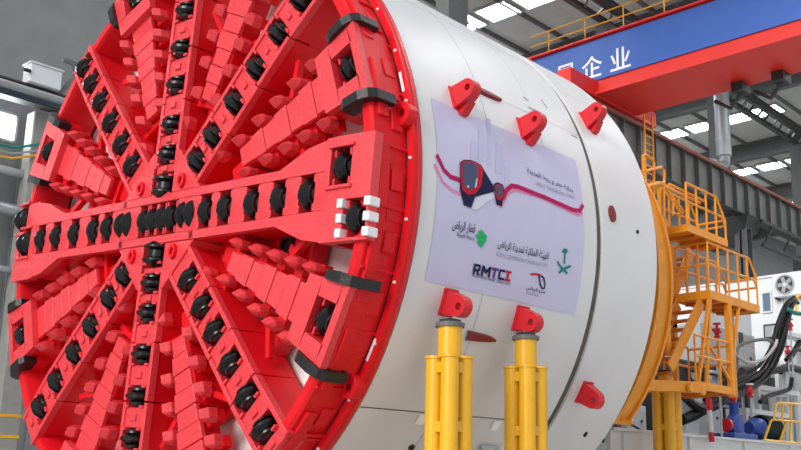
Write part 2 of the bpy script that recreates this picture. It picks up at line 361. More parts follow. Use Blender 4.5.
# one disc cutter: axis along the arm
def cutter_mesh(twin=False):
    pr = [(-.145, .0), (-.145, .09), (-.125, .11), (-.12, .155), (-.09, .16), (-.08, .13), (-.068, .14), (-.05, .18), (-.02, .218), (.02, .218), (.05, .18), (.068, .14), (.08, .13), (.09, .16), (.12, .155), (.125, .11), (.145, .09), (.145, 0)]
    if twin: pr = [(-.20, .0), (-.20, .12), (-.17, .16), (-.12, .235), (-.09, .235), (-.05, .16), (.05, .16), (.09, .235), (.12, .235), (.17, .16), (.20, .12), (.20, 0)]
    return MB().lathe(pr, 28, lambda h, a, b: (h, a, b)).mesh('disc_cutter', BLK, True)
CUT, TWIN = cutter_mesh(), cutter_mesh(True)
CAPM = MB().lathe([(-.152, 0), (-.152, .06), (-.144, .07), (.144, .07), (.152, .06), (.152, 0)], 16, lambda h, a, b: (h, a, b)).mesh('bearing_cap', HUBM, True)
CLAMPS = [MB().box(sx*.15-.015, sx*.15+.02, sy*.20-.05, sy*.20+.05, -.06, .10).mesh('cutter_clamp', RED_LIT) for sx in (-1, 1) for sy in (-1, 1)]
def cutter(mw, twin=False):
    c = obj('disc_cutter', TWIN if twin else CUT, HEAD, None, mw)
    if not twin: obj('bearing_cap', CAPM, c)
    for cm in CLAMPS: obj('cutter_clamp', cm, c)
POCK = {0: [(4.30, .30), (4.62, -.42)], 180: [(4.40, .02), (4.66, -.46)]}
def arm(deg, radii, hw=.33, flat=False, twins=()):
    M = arm_mat(deg)
    rin = .55 if flat else .85
    base = MB()
    prev = .2
    for r in (1.2, 2.2, 3.2, 4.1, 4.4, 4.6, 4.8): base.box(prev, r, -hw+.02, hw-.02, -.02, .34); prev = r
    A = obj('spoke', base.mesh('spoke', RED, warp=warp), HEAD, None, M)
    if flat:                                         # wide face plate flaring to the rim
        for sgn in (1, -1):
            m = MB(); cells = [(.95, .40), (3.02, .40), (3.62, .64), (4.0, .70)]
            for a, b in zip(cells, cells[1:]):
                m.prism([(a[0], sgn*.27), (b[0], sgn*.27), (b[0], sgn*b[1]), (a[0], sgn*a[1])][::sgn], .62, .75)
            obj('face_plate', m.mesh('face_plate', RED_LIT, warp=warp), A)
            m = MB()
            for a, b in zip(cells, cells[1:]): m.prism([(a[0], sgn*.27), (b[0], sgn*.27), (b[0], sgn*(b[1]-.015)), (a[0], sgn*(a[1]-.015))][::sgn], .0, .62)
            obj('side_web', m.mesh('side_web', RED), A)  # sides split off in the deeper red, shade painted in
        m = MB(); pk = POCK[deg]                         # outer plate with openings for the gauge cutters
        rc = sorted({4.0, 4.3, 4.6, 4.74, 4.86}|{p[0]+q for p in pk for q in (-.2, .2)}); wc = sorted({-.72, 0, .72}|{p[1]+q for p in pk for q in (-.26, .26)})
        for a, b in zip(rc, rc[1:]):
            for c, d in zip(wc, wc[1:]):
                cr, cw = (a+b)/2, (c+d)/2
                if b > 4.9 or abs(c) > .73 or abs(d) > .73 or any(abs(cr-p[0]) < .2 and abs(cw-p[1]) < .26 for p in pk): continue
                m.box(a, b, c, d, .60, .75)
        obj('face_plate', m.mesh('face_plate', RED_LIT, warp=warp), A)
    else:
        for sgn in (1, -1):
            m = MB(); prev = rin
            for r in (1.95, 2.85, 3.75, 4.84):
                m.box(prev+.012, r-.012, sgn*hw, sgn*(hw-.075), .60, .72+.01*random.random()); prev = r
            obj('side_rail', m.mesh('side_rail', RED_LIT, warp=warp, bevel=.008), A)
            m = MB(); prev = rin
            for r in (1.95, 2.85, 3.75, 4.84): m.box(prev+.02, r-.005, sgn*(hw-.012), sgn*(hw-.06), .0, .62); prev = r
            obj('side_web', m.mesh('side_web', RED), A)  # wall below the rail cap, its shade carried by the deeper red
    edges = [rin]
    for r in radii:
        e = .22 if r in twins else .165
        edges += [r-e, r+e]
    edges.append(4.0 if flat else 4.82)
    for i in range(0, len(edges), 2):
        a, b = edges[i], edges[i+1]
        if b-a < .03: continue
        w_ = hw-.075 if not flat else .27
        m = MB(); n = max(1, int((b-a)/.3)) if b > 4.1 else 1
        for q in range(n): m.box(a+(b-a)*q/n, a+(b-a)*(q+1)/n, -w_, w_, .30, .70 if not flat else .745)
        blk = obj('saddle_block', m.mesh('saddle_block', RED_LIT, warp=warp, bevel=.01), A)
        if i and (b-a) > .12 and not flat:
            mid = (a+b)/2; sb = MB().box(mid-.05, mid+.05, -.07, .07, .68, .735)
            obj('lock_bolt', sb.mesh('lock_bolt', RED_LIT, warp=warp, bevel=.01), blk)
    for r in radii:
        cutter(M @ Matrix.Translation((r, 0, .64-drop(r)*.9)), r in twins)
    return A
V_UP = [.55, 1.07, 1.57, 2.24, 2.87, 3.53, 4.18]
V_DN = [.55, 1.02, 1.49, 2.13, 2.77, 3.41, 4.06]
arm(0, [1.29, 1.77, 2.42, 3.03, 3.64], .40, True)
arm(180, [1.51, 1.96, 2.60, 3.24, 3.80], .40, True)
arm(90, V_UP, .33, twins=(.55,)); arm(270, V_DN, .33, twins=(.55,))
arm(45, [1.21, 1.70, 2.35, 3.00, 3.64, 4.25]); arm(225, [1.18, 1.69, 2.33, 2.94, 3.61, 4.23])
arm(135, [1.45, 2.06, 2.72, 3.36, 3.96, 4.50]); arm(315, [1.45, 2.05, 2.59, 3.24, 3.88, 4.48])
# hub: bar through the centre with its row of cutters, and flared gussets up and down
M0 = arm_mat(0)
hub = part_('hub', MB().box(-1.0, 1.0, -.36, .36, .1, .38), RED, mw=M0)
for sgn in (1, -1):
    obj('hub_bar', MB().prism([(-1.06, sgn*.27), (1.06, sgn*.27), (1.06, sgn*.40), (-1.06, sgn*.40)][::sgn], .4, .75).mesh('hub_bar', RED_LIT, bevel=.01), hub)
    for q in (1, -1):
        g = obj('gusset_plate', MB().prism([(q*.30, sgn*.405), (q*1.06, sgn*.405), (q*.36, sgn*1.12), (q*.30, sgn*1.12)][::sgn*q], .1, .735).mesh('gusset_plate', RED_LIT, bevel=.012), hub)
        obj('lifting_eye', MB().lathe([(0, .045), (.05, .05), (.05, .09), (0, .095)], 12, lambda h, a, b: (q*.58+a, sgn*.56+b*1.3, .735+h)).mesh('lifting_eye', RED, True), g)
for s_, tw in ((-.95, 1), (-.38, 0), (-.14, 0), (.12, 0), (.36, 0), (.82, 1)):
    cutter(M0 @ Matrix.Translation((s_, 0, .64)), bool(tw))
for a, b in ((-.68, -.58), (.55, .58), (-1.3, -1.2), (1.07, 1.08)): obj('hub_block', MB().box(a, b, -.27, .27, .3, .73).mesh('hub_block', RED_LIT), hub)
# offset gauge cutters in the flared ends
def boxed_cutter(M, r, w_, white=False, twin=False):
    if white:
        for q in (-1, 1):
            for k in (-.2, 0, .2):
                obj('shim_block', MB().box(r+q*.235-.05, r+q*.235+.05, w_+k-.06, w_+k+.06, .60, .79).mesh('shim_block', PRINTW, warp=warp, bevel=.008), HEAD, None, M)
    else:
        for y0_, y1_ in ((.26, .31), (-.31, -.26)): obj('cutter_lip', MB().box(r-.24, r+.24, w_+y0_, w_+y1_, .5, .79).mesh('cutter_lip', RED_LIT, warp=warp, bevel=.008), HEAD, None, M)
    cutter(M @ Matrix.Translation((r, w_, .62-drop(math.hypot(r, w_))*.9)), twin)
boxed_cutter(arm_mat(0), 4.30, .30); boxed_cutter(arm_mat(0), 4.62, -.42, True)
boxed_cutter(arm_mat(180), 4.40, .02, twin=True); boxed_cutter(arm_mat(180), 4.66, -.46, twin=True)
# scraper arms between the spokes
def fan(r, ang): return (r*math.cos(R(ang)), r*math.sin(R(ang)))
def fan_cell(m, r0, r1, a0, a1, d0, d1):
    return m.prism([fan(r0, a0), fan(r1, a0), fan(r1, a1), fan(r0, a1)], d0, d1)
body = MB()
fan_cell(body, 2.05, 3.2, -4.7, 4.7, -.02, .56); fan_cell(body, 3.2, 4.05, -3.6, 3.6, .24, .56)
body_me = body.mesh('scraper_arm', RED, warp=warp)
plates = []
rr = 2.03
for k in range(7):
    st = .285; m = MB(); fan_cell(m, rr+.005, rr+st-.005, -4.2-.5*(k % 2), 4.2+.5*(k % 2), .55, .62+.008*(k % 2)); plates.append(m.mesh('wear_plate', RED_LIT, warp=warp, bevel=.008)); rr += st
TPOS = [(1.62, 12.0), (2.12, 7.8), (2.62, 7.6), (3.06, 7.6), (3.48, 7.5), (3.90, 7.4)]
def tooth_mesh(sgn, k):
    r, a = TPOS[k][0], TPOS[k][1]*sgn
    cx, cy = fan(r, a); m = MB(); hr, hw_ = .105, .078
    c = [(-hr, -hw_), (hr*.5, -hw_), (hr, -hw_*.2), (hr, hw_*.2), (hr*.5, hw_), (-hr, hw_)]      # pentagonal bit with a ridge along the arm
    vs = [(cx+p, cy+q, .47) for p, q in c]+[(cx+p, cy+q, .62) for p, q in c]+[(cx-hr*.8, cy, .745), (cx+hr*.55, cy, .745)]
    fs = [(5, 4, 3, 2, 1, 0)]+[(i, (i+1) % 6, 6+(i+1) % 6, 6+i) for i in range(6)]+[(6, 7, 13, 12), (7, 8, 13), (8, 9, 13), (9, 10, 13), (10, 11, 12, 13), (11, 6, 12)]
    return m.add(vs, fs).mesh('scraper_tooth', RED_LIT, warp=warp, bevel=.008)
def foot_mesh(sgn, k):
    r, a = TPOS[k]; m = MB()
    if k < 2: fan_cell(m, r-.09, r+.09, (a-1.8)*sgn, (a+1.8)*sgn, .2 if k == 0 else .04, .49)
    else: fan_cell(m, r-.09, r+.09, 4.0*sgn, 8.6*sgn, .34, .49)
    return m.mesh('tooth_holder', RED, warp=warp)
TE = [(tooth_mesh(s_, k), foot_mesh(s_, k)) for s_ in (1, -1) for k in range(6)]
def gauge(d0, d1, m, name, e=0):
    gb = MB()
    fan_cell(gb, 4.02+e, 4.31, -6.6+e*6, 6.6-e*6, d0, d1); fan_cell(gb, 4.73, 4.86-e, -6.6+e*6, 6.6-e*6, d0, d1)
    for s_ in (1, -1): fan_cell(gb, 4.31, 4.73, 3.4*s_, (6.6-e*6)*s_, d0, d1)
    return gb.mesh(name, m)
gb_me = gauge(.62, .73, RED_LIT, 'gauge_box'); gw_me = gauge(.1, .62, RED, 'gauge_web', .015)  # lit tone painted on the front, shaded tone on the sides
def pad(s_):
    m = MB(); rs = [4.36, 4.48, 4.60, 4.72, 4.84]
    prof = [(4.34, .52), (4.34, .74), (4.44, .80), (4.72, .80), (4.86, .74), (4.93, .62), (4.93, .28), (4.83, .28), (4.80, .52)]
    n = len(prof); vs = [(*fan(r, a*s_), d) for a in (6.65, 8.3) for r, d in prof]
    m.add(vs, [tuple(range(n)), tuple(range(n, 2*n))[::-1]]+[(i, (i+1) % n, n+(i+1) % n, n+i) for i in range(n)])
    return m.mesh('wear_pad', RUB)
def padbase(s_):
    m = MB(); fan_cell(m, 4.3, 4.79, 6.6*s_, 8.0*s_, .3, .51); return m.mesh('pad_bracket', RED, warp=warp)
PADS = [(pad(1), padbase(1)), (pad(-1), padbase(-1))]
nose_me = MB().prism([fan(1.55, -4.5), fan(2.04, -5.2), fan(2.04, 5.2), fan(1.55, 4.5)], .2, .42).mesh('scraper_nose', RED, bevel=.015)
brace_me = [MB().bar((3.1, .28*s_*1.6, .40), (3.42, .95*s_, .42), .09, .10).mesh('brace_bar', RED) for s_ in (1, -1)]
for k in range(8):
    M = arm_mat(22.5+45*k)
    A = obj('scraper_arm', body_me, HEAD, None, M)
    for p in plates: obj('wear_plate', p, A)
    for tm, fm in TE: obj('scraper_tooth', tm, A); obj('tooth_holder', fm, A)
    obj('gauge_box', gb_me, A); obj('gauge_web', gw_me, A); obj('scraper_nose', nose_me, A)
    for pm, fm in PADS: obj('wear_pad', pm, A); obj('pad_bracket', fm, A)
    for bm_ in brace_me: obj('brace_bar', bm_, A)
    cutter(M @ Matrix.Translation((4.52, 0, .56)))
# ribs joining spokes and scraper arms behind the face
rb = MB().lathe([(.06, 3.24), (.22, 3.24), (.22, 3.32), (.06, 3.32)], 10, lambda h, a, b: (a, b, h), R(4.5), R(14), closed=True).mesh('ring_rib', RED)
rb2 = MB().lathe([(.2, 1.92), (.48, 1.92), (.48, 2.02), (.2, 2.02)], 10, lambda h, a, b: (a, b, h), R(9), R(36), closed=True).mesh('ring_rib', RED)
for k in range(8):
    obj('ring_rib', rb, HEAD, None, arm_mat(45*k+.5)); obj('ring_rib', rb, HEAD, None, arm_mat(45*k+27)); obj('ring_rib', rb2, HEAD, None, arm_mat(45*k))
# small nozzles and dark ports in the openings
port = MB().lathe([(0, .17), (.06, .17), (.06, .11), (.02, .11), (.02, 0)], 12, lambda h, a, b: (2.55+a, b, .05+h)).mesh('foam_port', DARK)
for k in range(16): obj('foam_port', port, HEAD, None, arm_mat(22.5*k+11.2))
noz = MB().box(2.9, 3.05, -.16, .16, .05, .24).box(2.93, 3.02, -.06, .06, .24, .34).mesh('foam_nozzle', RED, bevel=.01)
for k in range(16): obj('foam_nozzle', noz, HEAD, None, arm_mat(22.5*k+10.4+(k % 3)))
# ================================================================== shield
SH = thing('shield', 'long white cylindrical shield of the boring machine behind the red cutterhead', 'shield', (3.1, 0, ZA-RS))
def shell(prof, n=192):
    return MB().lathe(prof, n, lambda h, a, b: (h, -a, b+ZA), closed=False)
part('bulkhead', shell([(.14, 4.68), (.10, 4.66), (.10, 0)]), BULK, SH, True)
part('front_shell', shell([(.14, 4.66), (.16, RS-.02), (.16, RS), (4.33, RS), (4.33, RS-.3)]), WHITE, SH, True)
part('joint_band', shell([(4.28, RS-.05), (4.56, RS-.05)]), SEAM, SH, True, label='dark joint band between the two shells')
part('tail_shell', shell([(4.51, RS-.3), (4.51, RS), (6.24, RS), (6.24, RS-.09), (4.6, RS-.10)]), WHITE, SH, True)
def cyl(x, a, off=0.0): return ((x), -(RS+off)*math.cos(a), ZA+(RS+off)*math.sin(a))
def shell_strip(x0, x1, a0, a1, off, h=.0):
    m = MB(); n = max(1, int(abs(a1-a0)/R(2))); k = max(1, int(abs(x1-x0)/1))
    vs = [cyl(x0+(x1-x0)*j/k, a0+(a1-a0)*i/n, off) for i in range(n+1) for j in range(k+1)]
    return m.add(vs, [(i*(k+1)+j, i*(k+1)+j+1, (i+1)*(k+1)+j+1, (i+1)*(k+1)+j) for i in range(n) for j in range(k)])
part('seam_line', shell_strip(.16, 4.36, R(-38.9), R(-38.72), .004), LINE, SH)
part('seam_line', shell_strip(.16, 4.36, R(43.0), R(43.10), .004), LINE, SH)
part('weld_seam', shell_strip(1.66, 1.675, R(-50), R(70), .003), GREY, SH)
part('weld_seam', shell_strip(3.05, 3.06, R(15), R(70), .003), GREY, SH)
part('weld_seam', shell_strip(1.68, 4.36, R(21.5), R(21.6), .003), GREY, SH)
part('weld_seam', shell_strip(4.56, 6.2, R(36), R(36.1), .003), GREY, SH)
# lifting lugs
LUGS = [((463, 95), 'l'), ((530, 126), ''), ((592, 117), ''), ((454, 304.5), 'j'), ((526, 320.5), ''), ((589, 396), '')]
LPOS = []
for (u, v), fl in LUGS:
    x, a = on_shell(u, v, RS+.14); LPOS.append((x, a))
    rad = Vector((0, -math.cos(a), math.sin(a))); tau = Vector((0, math.sin(a), math.cos(a)))
    def fn(p, q, z, x=x, rad=rad, tau=tau):
        k = 1-.5*max(0, min(1, p/.36)); zz = -.10 if z < 0 else .14*k
        b = Vector((x, 0, ZA))+rad*(RS+p)+tau*q+Vector((1, 0, 0))*(zz)
        return tuple(b)
    out = [(-.03, -.18), (.16, -.16)]+[(.285+.15*math.cos(R(t_)), .15*math.sin(R(t_))) for t_ in range(-80, 81, 16)]+[(.16, .16), (-.03, .18)]
    L = part('lifting_lug', holed(out, (.315, 0), .052, -1, 1, fn), REDL, SH, label='red steel lug with round hole')
    def lugbox(pq, z0, z1): return [tuple(Vector((x, 0, ZA))+rad*(RS+p)+tau*q+Vector((1, 0, 0))*zz-Vector(SH.location)) for zz in (z0, z1) for p, q in pq]
    FB = [(3, 2, 1, 0), (4, 5, 6, 7), (0, 1, 5, 4), (1, 2, 6, 5), (2, 3, 7, 6), (3, 0, 4, 7)]
    obj('lug_base', MB().add(lugbox(((-.03, -.20), (.03, -.20), (.03, .20), (-.03, .20)), -.12, .16), FB).mesh('lug_base', REDL, bevel=.008), L)
    sg = -1 if v < 250 else 1                       # rib plate on the side away from the load
    if v < 250: obj('lug_rib', MB().add(lugbox(((-.02, .16*sg), (.24, .15*sg), (.06, .27*sg), (-.02, .27*sg)), -.02, .14), FB).mesh('lug_rib', REDL, bevel=.006), L)
for (ua, va), (ub, vb), wd in (((477, 90), (500, 101), .05), ((466, 335), (494, 340), .065)):   # low dark red strips beside two lugs
    xa, aa = on_shell(ua, va); xb, ab = on_shell(ub, vb); m = MB(); n = 10; vs = []
    for i in range(n+1):
        t_ = i/n; x = xa+(xb-xa)*t_; a = aa+(ab-aa)*t_; hw = wd*math.sqrt(max(0, 1-(t_*.98)**2))/RS+.002
        for da, off in ((-hw, .0), (-hw*.6, .05), (hw*.6, .05), (hw, .0)): vs.append(cyl(x, a+da, off))
    part('red_strip', m.add(vs, [(i*4+j, i*4+j+1, i*4+j+5, i*4+j+4) for i in range(n) for j in range(3)]), PLUG, SH)
def shell_disc(u, v, ru, rv, mt, name, off=.01, h=0.02):
    x, a = on_shell(u, v); m = MB(); n = 20
    vs = [cyl(x+ru*math.cos(2*math.pi*i/n), a+rv*math.sin(2*math.pi*i/n)/RS, o) for o in (0, off+h) for i in range(n)]
    m.add(vs, [(i, (i+1) % n, n+(i+1) % n, n+i) for i in range(n)]+[tuple(range(n, 2*n))]); return part(name, m, mt, SH)
shell_disc(611.5, 214, .10, .15, PLUG, 'port_plug')
shell_disc(637, 232, .025, .035, DARK, 'plug'); shell_disc(585, 434, .03, .05, DARK, 'plug'); shell_disc(411, 447, .05, .05, DARK, 'plug')
for u, v in ((421, 419), (495.5, 425)):
    x, a = on_shell(u, v); part('reflector', shell_strip(x-.09, x+.09, a-R(1.1), a+R(1.1), .012), TAGW, SH, label='small white square tag')
m = MB()
for (u, v), (u2, v2) in (((480, 445), (497, 447)), ((480, 445), (479, 460)), ((497, 447), (496, 462))):
    x, a = on_shell(u, v); x2, a2 = on_shell(u2, v2); m.bar(cyl(x, a, .03), cyl(x2, a2, .03), .04)
part('bracket_frame', m, PIPEG, SH)
for u, v, u2, v2 in ((541, 100, 547, 108), (523, 97, 528, 101), (571, 135, 577, 138), (528, 107, 541, 113)):
    x, a = on_shell(u, v); x2, a2 = on_shell(u2, v2); m = MB().bar(cyl(x, a, .004), cyl(x2, a2, .004), .02, .012); part('scratch', m, GREY, SH)
# ================================================================== banner on the shield
BN = thing('banner', 'lavender printed banner with train and company logos stuck on the white shield', 'banner', (2.2, -RS, 4.3))
BA0, BA1, BX0, BX1 = R(-16.6), R(14.5), .45, 3.94
part('sheet', shell_strip(BX0, BX1, BA0, BA1, .008), BANNER, BN, True)
def shell_poly(flat, mt, name, off, parent=BN):       # flat: (x, arc length) outline
    me = bpy.data.meshes.new(name); bm = bmesh.new()
    vs = [bm.verts.new((a, b, 0)) for a, b in flat]; f = bm.faces.new(vs); bmesh.ops.triangulate(bm, faces=[f])
    return curl(bm, me, mt, name, off, parent)
def curl(bm, me, mt, name, off, parent=BN):
    for _ in range(5):
        e = [e for e in bm.edges if e.calc_length() > .22]
        if not e: break
        bmesh.ops.subdivide_edges(bm, edges=e, cuts=1); bmesh.ops.triangulate(bm, faces=bm.faces)
    base = Vector(parent.location)
    for v in bm.verts: v.co = Vector(cyl(v.co.x, v.co.y/RS, off))-base
    for f in bm.faces:
        f.normal_update()
        c = f.calc_center_median()+base
        if f.normal.dot(Vector((0, c.y, c.z-ZA))) < 0: f.normal_flip()
    bm.to_mesh(me); bm.free(); me.materials.clear(); me.materials.append(mt)
    return obj(name, me, parent)
def fl(u, v):
    x, a = on_shell(u, v); return (x, a*RS)
def px_poly(pts, mt, name, layer=1): return shell_poly([fl(*p) for p in pts], mt, name, .008+.004*layer)
def px_line(pts, wd, mt, name, layer=1):
    q = [Vector(fl(*p)) for p in pts]; L = []; Rr = []
    for i, p in enumerate(q):
        d = (q[min(i+1, len(q)-1)]-q[max(i-1, 0)]).normalized(); n = Vector((-d.y, d.x)); L.append(p+n*wd/2); Rr.append(p-n*wd/2)
    me = bpy.data.meshes.new(name); bm = bmesh.new(); a = [bm.verts.new((p.x, p.y, 0)) for p in L]; b = [bm.verts.new((p.x, p.y, 0)) for p in Rr]
    for i in range(len(q)-1): bm.faces.new((a[i], b[i], b[i+1], a[i+1]))
    return curl(bm, me, mt, name, .008+.004*layer)
# skyline ghosts
for u, v0, v1, w_ in ((470, 160, 140, 7), (478, 160, 130, 5), (486, 165, 118, 4), (495, 172, 143, 6), (504, 186, 166, 5)):
    px_poly([(u, v0), (u+w_, v0+w_*.35), (u+w_, v1+w_*.3), (u, v1)], PPALE, 'skyline_print', 1)
# pale rails and magenta line
px_line([(434, 164), (442, 182), (452, 191), (462, 195)], .05, PINK, 'line_print', 1)
px_line([(500, 207), (507, 194), (514, 189.5), (540, 197), (577, 215), (582, 213)], .06, PINK, 'line_print', 1)
px_line([(436, 155), (443, 170), (450, 177), (460, 180.5)], .07, MAG, 'line_print', 2)
px_line([(502, 199), (506, 190), (511, 186), (517, 187), (545, 198), (572, 210), (579, 211), (582.5, 205)], .075, MAG, 'line_print', 2)
# trains
px_poly([(459, 163), (463, 160), (470, 160.5), (480, 165), (484, 172), (493, 187), (493, 192), (482, 195), (474, 197), (470, 208), (463, 205.5), (459, 190)], NAVY, 'train_print', 3)
px_poly([(481, 195), (491, 193), (494, 198), (486, 202), (476, 210), (471, 209), (474, 199)], PWHITE, 'train_print', 2)
px_poly([(459.5, 164), (463, 161), (471, 162), (480, 166), (482, 171), (480, 186), (474, 194), (467, 195), (461, 190), (459.5, 178)], PRED, 'train_print', 4)
px_poly([(461, 165), (464, 162.5), (471, 163.5), (477, 167), (475.5, 178), (474, 187), (470, 190), (464, 188.5), (461.5, 181)], PGLASS, 'train_print', 5)
px_poly([(474.5, 180), (476, 178), (474.8, 187), (473, 188.5)], PWHITE, 'train_print', 6)
px_poly([(465.3, 186), (467, 185.6), (467.6, 187.4), (466, 188.2)], PWHITE, 'train_print', 6)
px_poly([(493, 184), (497, 182.5), (502, 185), (503.5, 190), (502, 199), (501, 206.5), (495.5, 205), (494, 196)], NAVY, 'train_print', 3)
px_poly([(493.6, 186), (497, 184), (502, 186.5), (502.5, 196), (499.5, 201), (495.5, 199), (493.8, 194)], PRED, 'train_print', 4)
px_poly([(494.8, 186.5), (497.5, 185), (501, 187), (501, 195.5), (498.5, 198.5), (495.6, 196)], PGLASS, 'train_print', 5)
# Arabic lettering: joined letter forms written right to left
FORMS = {'ا': (0xFE8D, 2), 'ل': (0xFEDD, 4), 'ه': (0xFEE9, 4), 'ي': (0xFEF1, 4), 'ئ': (0xFE89, 4), 'ة': (0xFE93, 2), 'م': (0xFEE1, 4), 'ك': (0xFED9, 4), 'د': (0xFEA9, 2), 'ن': (0xFEE5, 4), 'ر': (0xFEAD, 2), 'ض': (0xFEBD, 4), 'ق': (0xFED5, 4), 'ط': (0xFEC1, 4), 'و': (0xFEED, 2), 'ب': (0xFE8F, 4), 'ح': (0xFEA1, 4), 'ف': (0xFED1, 4), 'ت': (0xFE95, 4), 'ع': (0xFEC9, 4), 'ج': (0xFE9D, 4), 'خ': (0xFEA5, 4), 'ز': (0xFEAF, 2), 'س': (0xFEB1, 4)}
def arabic(s):
    out = []
    for i, ch in enumerate(s):
        if ch not in FORMS: out.append(ch); continue
        base, n = FORMS[ch]
        pj = i > 0 and s[i-1] in FORMS and FORMS[s[i-1]][1] == 4
        nj = i+1 < len(s) and s[i+1] in FORMS and n == 4
        out.append(chr(base+(3 if pj and nj else 2 if nj else 1 if pj else 0)))
    return ''.join(out[::-1])
def print_text(body, p0, p1, mt, height=None, bold=0, layer=3, name='lettering', mats=None):   # baseline from pixel p0 to pixel p1
    me = text_mesh(body, mt, 1, bold, name); b = bounds(me); x0, y0 = fl(*p0); x1, y1 = fl(*p1)
    sx = (x1-x0)/(b[1]-b[0]); sy = height/(b[3]-b[2]) if height else sx
    bm = bmesh.new(); bm.from_mesh(me)
    for v in bm.verts:
        t_ = (v.co.x-b[0])/(b[1]-b[0]); v.co = Vector((x0+(v.co.x-b[0])*sx, y0+(y1-y0)*t_+(v.co.y-b[2])*sy, 0))
    bmesh.ops.triangulate(bm, faces=bm.faces)
    me2 = bpy.data.meshes.new(name); return curl(bm, me2, mt, name, .008+.004*layer)
print_text(arabic('بداية حفر و ربط المدينة'), (526.5, 174), (572, 194), NAVY, .11, .004)
print_text('LINE 3 TUNNELING START', (535, 185), (574, 200), PGREY, .06)
print_text(arabic('قطار الرياض'), (451, 231), (473.5, 236), NAVY, .17, .008)
print_text('Riyadh Metro', (456, 237.5), (473, 242), NAVY, .07)
print_text(arabic('الهيئة الملكية لمدينة الرياض'), (496.5, 249), (547, 262), NAVY, .15, .006)
print_text('ROYAL COMMISSION FOR RIYADH CITY', (495.5, 256), (546.5, 268), PGREY, .06)
GL = {'R': [[(0, 0), (.26, 0), (.26, 1), (0, 1)], [(.26, .78), (.95, .78), (.85, 1), (.26, 1)], [(.72, .34), (.95, .42), (.95, .78), (.72, .78)], [(.26, .34), (.72, .34), (.72, .55), (.26, .55)], [(.42, .34), (.72, .34), (1, 0), (.70, 0)]],
      'M': [[(0, 0), (.22, 0), (.22, 1), (0, 1)], [(.78, 0), (1, 0), (1, 1), (.78, 1)], [(.22, 1), (.22, .62), (.5, .22), (.5, .6)], [(.78, 1), (.5, .6), (.5, .22), (.78, .62)]],
      'T': [[(0, .77), (1, .77), (1, 1), (0, 1)], [(.37, 0), (.63, 0), (.63, .77), (.37, .77)]],
      'C': [[(0, .1), (.26, .1), (.26, .9), (0, .9)], [(0, .77), (1, .77), (1, 1), (.1, 1)], [(.1, 0), (1, 0), (1, .23), (0, .23)]],
      'I': [[(0, .77), (1, .77), (1, 1), (0, 1)], [(.34, .23), (.66, .23), (.66, .77), (.34, .77)], [(0, 0), (1, 0), (1, .23), (0, .23)]]}
for ch, u0, u1, v0, v1, mt in (('R', 471.5, 478.6, 274.0, 275.5, NAVY), ('M', 479.7, 488.6, 275.7, 277.5, NAVY), ('T', 489.2, 496, 277.6, 279, mat('print violet', (.13, .02, .22), .45, spec=.12)), ('C', 496.8, 502.8, 279.2, 280.4, NAVY), ('I', 503.2, 509, 280.5, 281.7, PRED)):
    x0, y0_ = fl(u0, v0); x1, y1_ = fl(u1, v1); me = bpy.data.meshes.new('logo_letter'); bm = bmesh.new()
    for pl in GL[ch]: bm.faces.new([bm.verts.new((x0+(x1-x0)*a, y0_+(y1_-y0_)*a+.155*b, 0)) for a, b in pl])
    bmesh.ops.triangulate(bm, faces=bm.faces); bmesh.ops.remove_doubles(bm, verts=bm.verts, dist=.0005); curl(bm, me, mt, 'logo_letter', .022)
print_text('RIYADH METRO TRANSIT CONSULTANTS', (471, 276.5), (509, 285.5), NAVY, .04)
# green zigzag mark
for pts in ([(477, 232), (480.5, 229.5), (486.5, 237), (484.5, 239.5)], [(474, 236.5), (477, 233.5), (486, 240.5), (483.5, 243.5)], [(475.5, 241.5), (478, 239.5), (483.5, 244), (480, 248)]):
    px_poly(pts, PGREEN, 'green_mark', 3)
# palm and crossed swords
px_line([(564.3, 252), (563.4, 264)], .035, PTEAL, 'palm_trunk', 3)
for a in range(0, 360, 40):
    px_line([(564.2, 251), (564.2+2.6*math.cos(R(a)), 251-2.4*math.sin(R(a)))], .035, PTEAL, 'palm_leaf', 3)
px_line([(556.5, 261.5), (560, 267), (564, 271), (566.5, 273.5)], .04, PTEAL, 'sword', 3)
px_line([(570, 266), (565, 268), (561, 270), (558, 273)], .04, PTEAL, 'sword', 3)
# thin red hook mark
px_line([(529.5, 274.5), (535, 274), (538.5, 274.6), (540.5, 276)], .03, PRED, 'hook_mark', 3)
px_line([(538, 274.6), (539.5, 285), (541.5, 288.5), (543.6, 288), (544, 284), (543, 278), (540.5, 276)], .03, NAVY, 'hook_mark', 3)
print_text(arabic('مترو الرياض'), (525, 290), (544, 294.5), NAVY, .07, .01)
print_text('metro line', (525, 293.5), (537, 296.5), PGREY, .045)
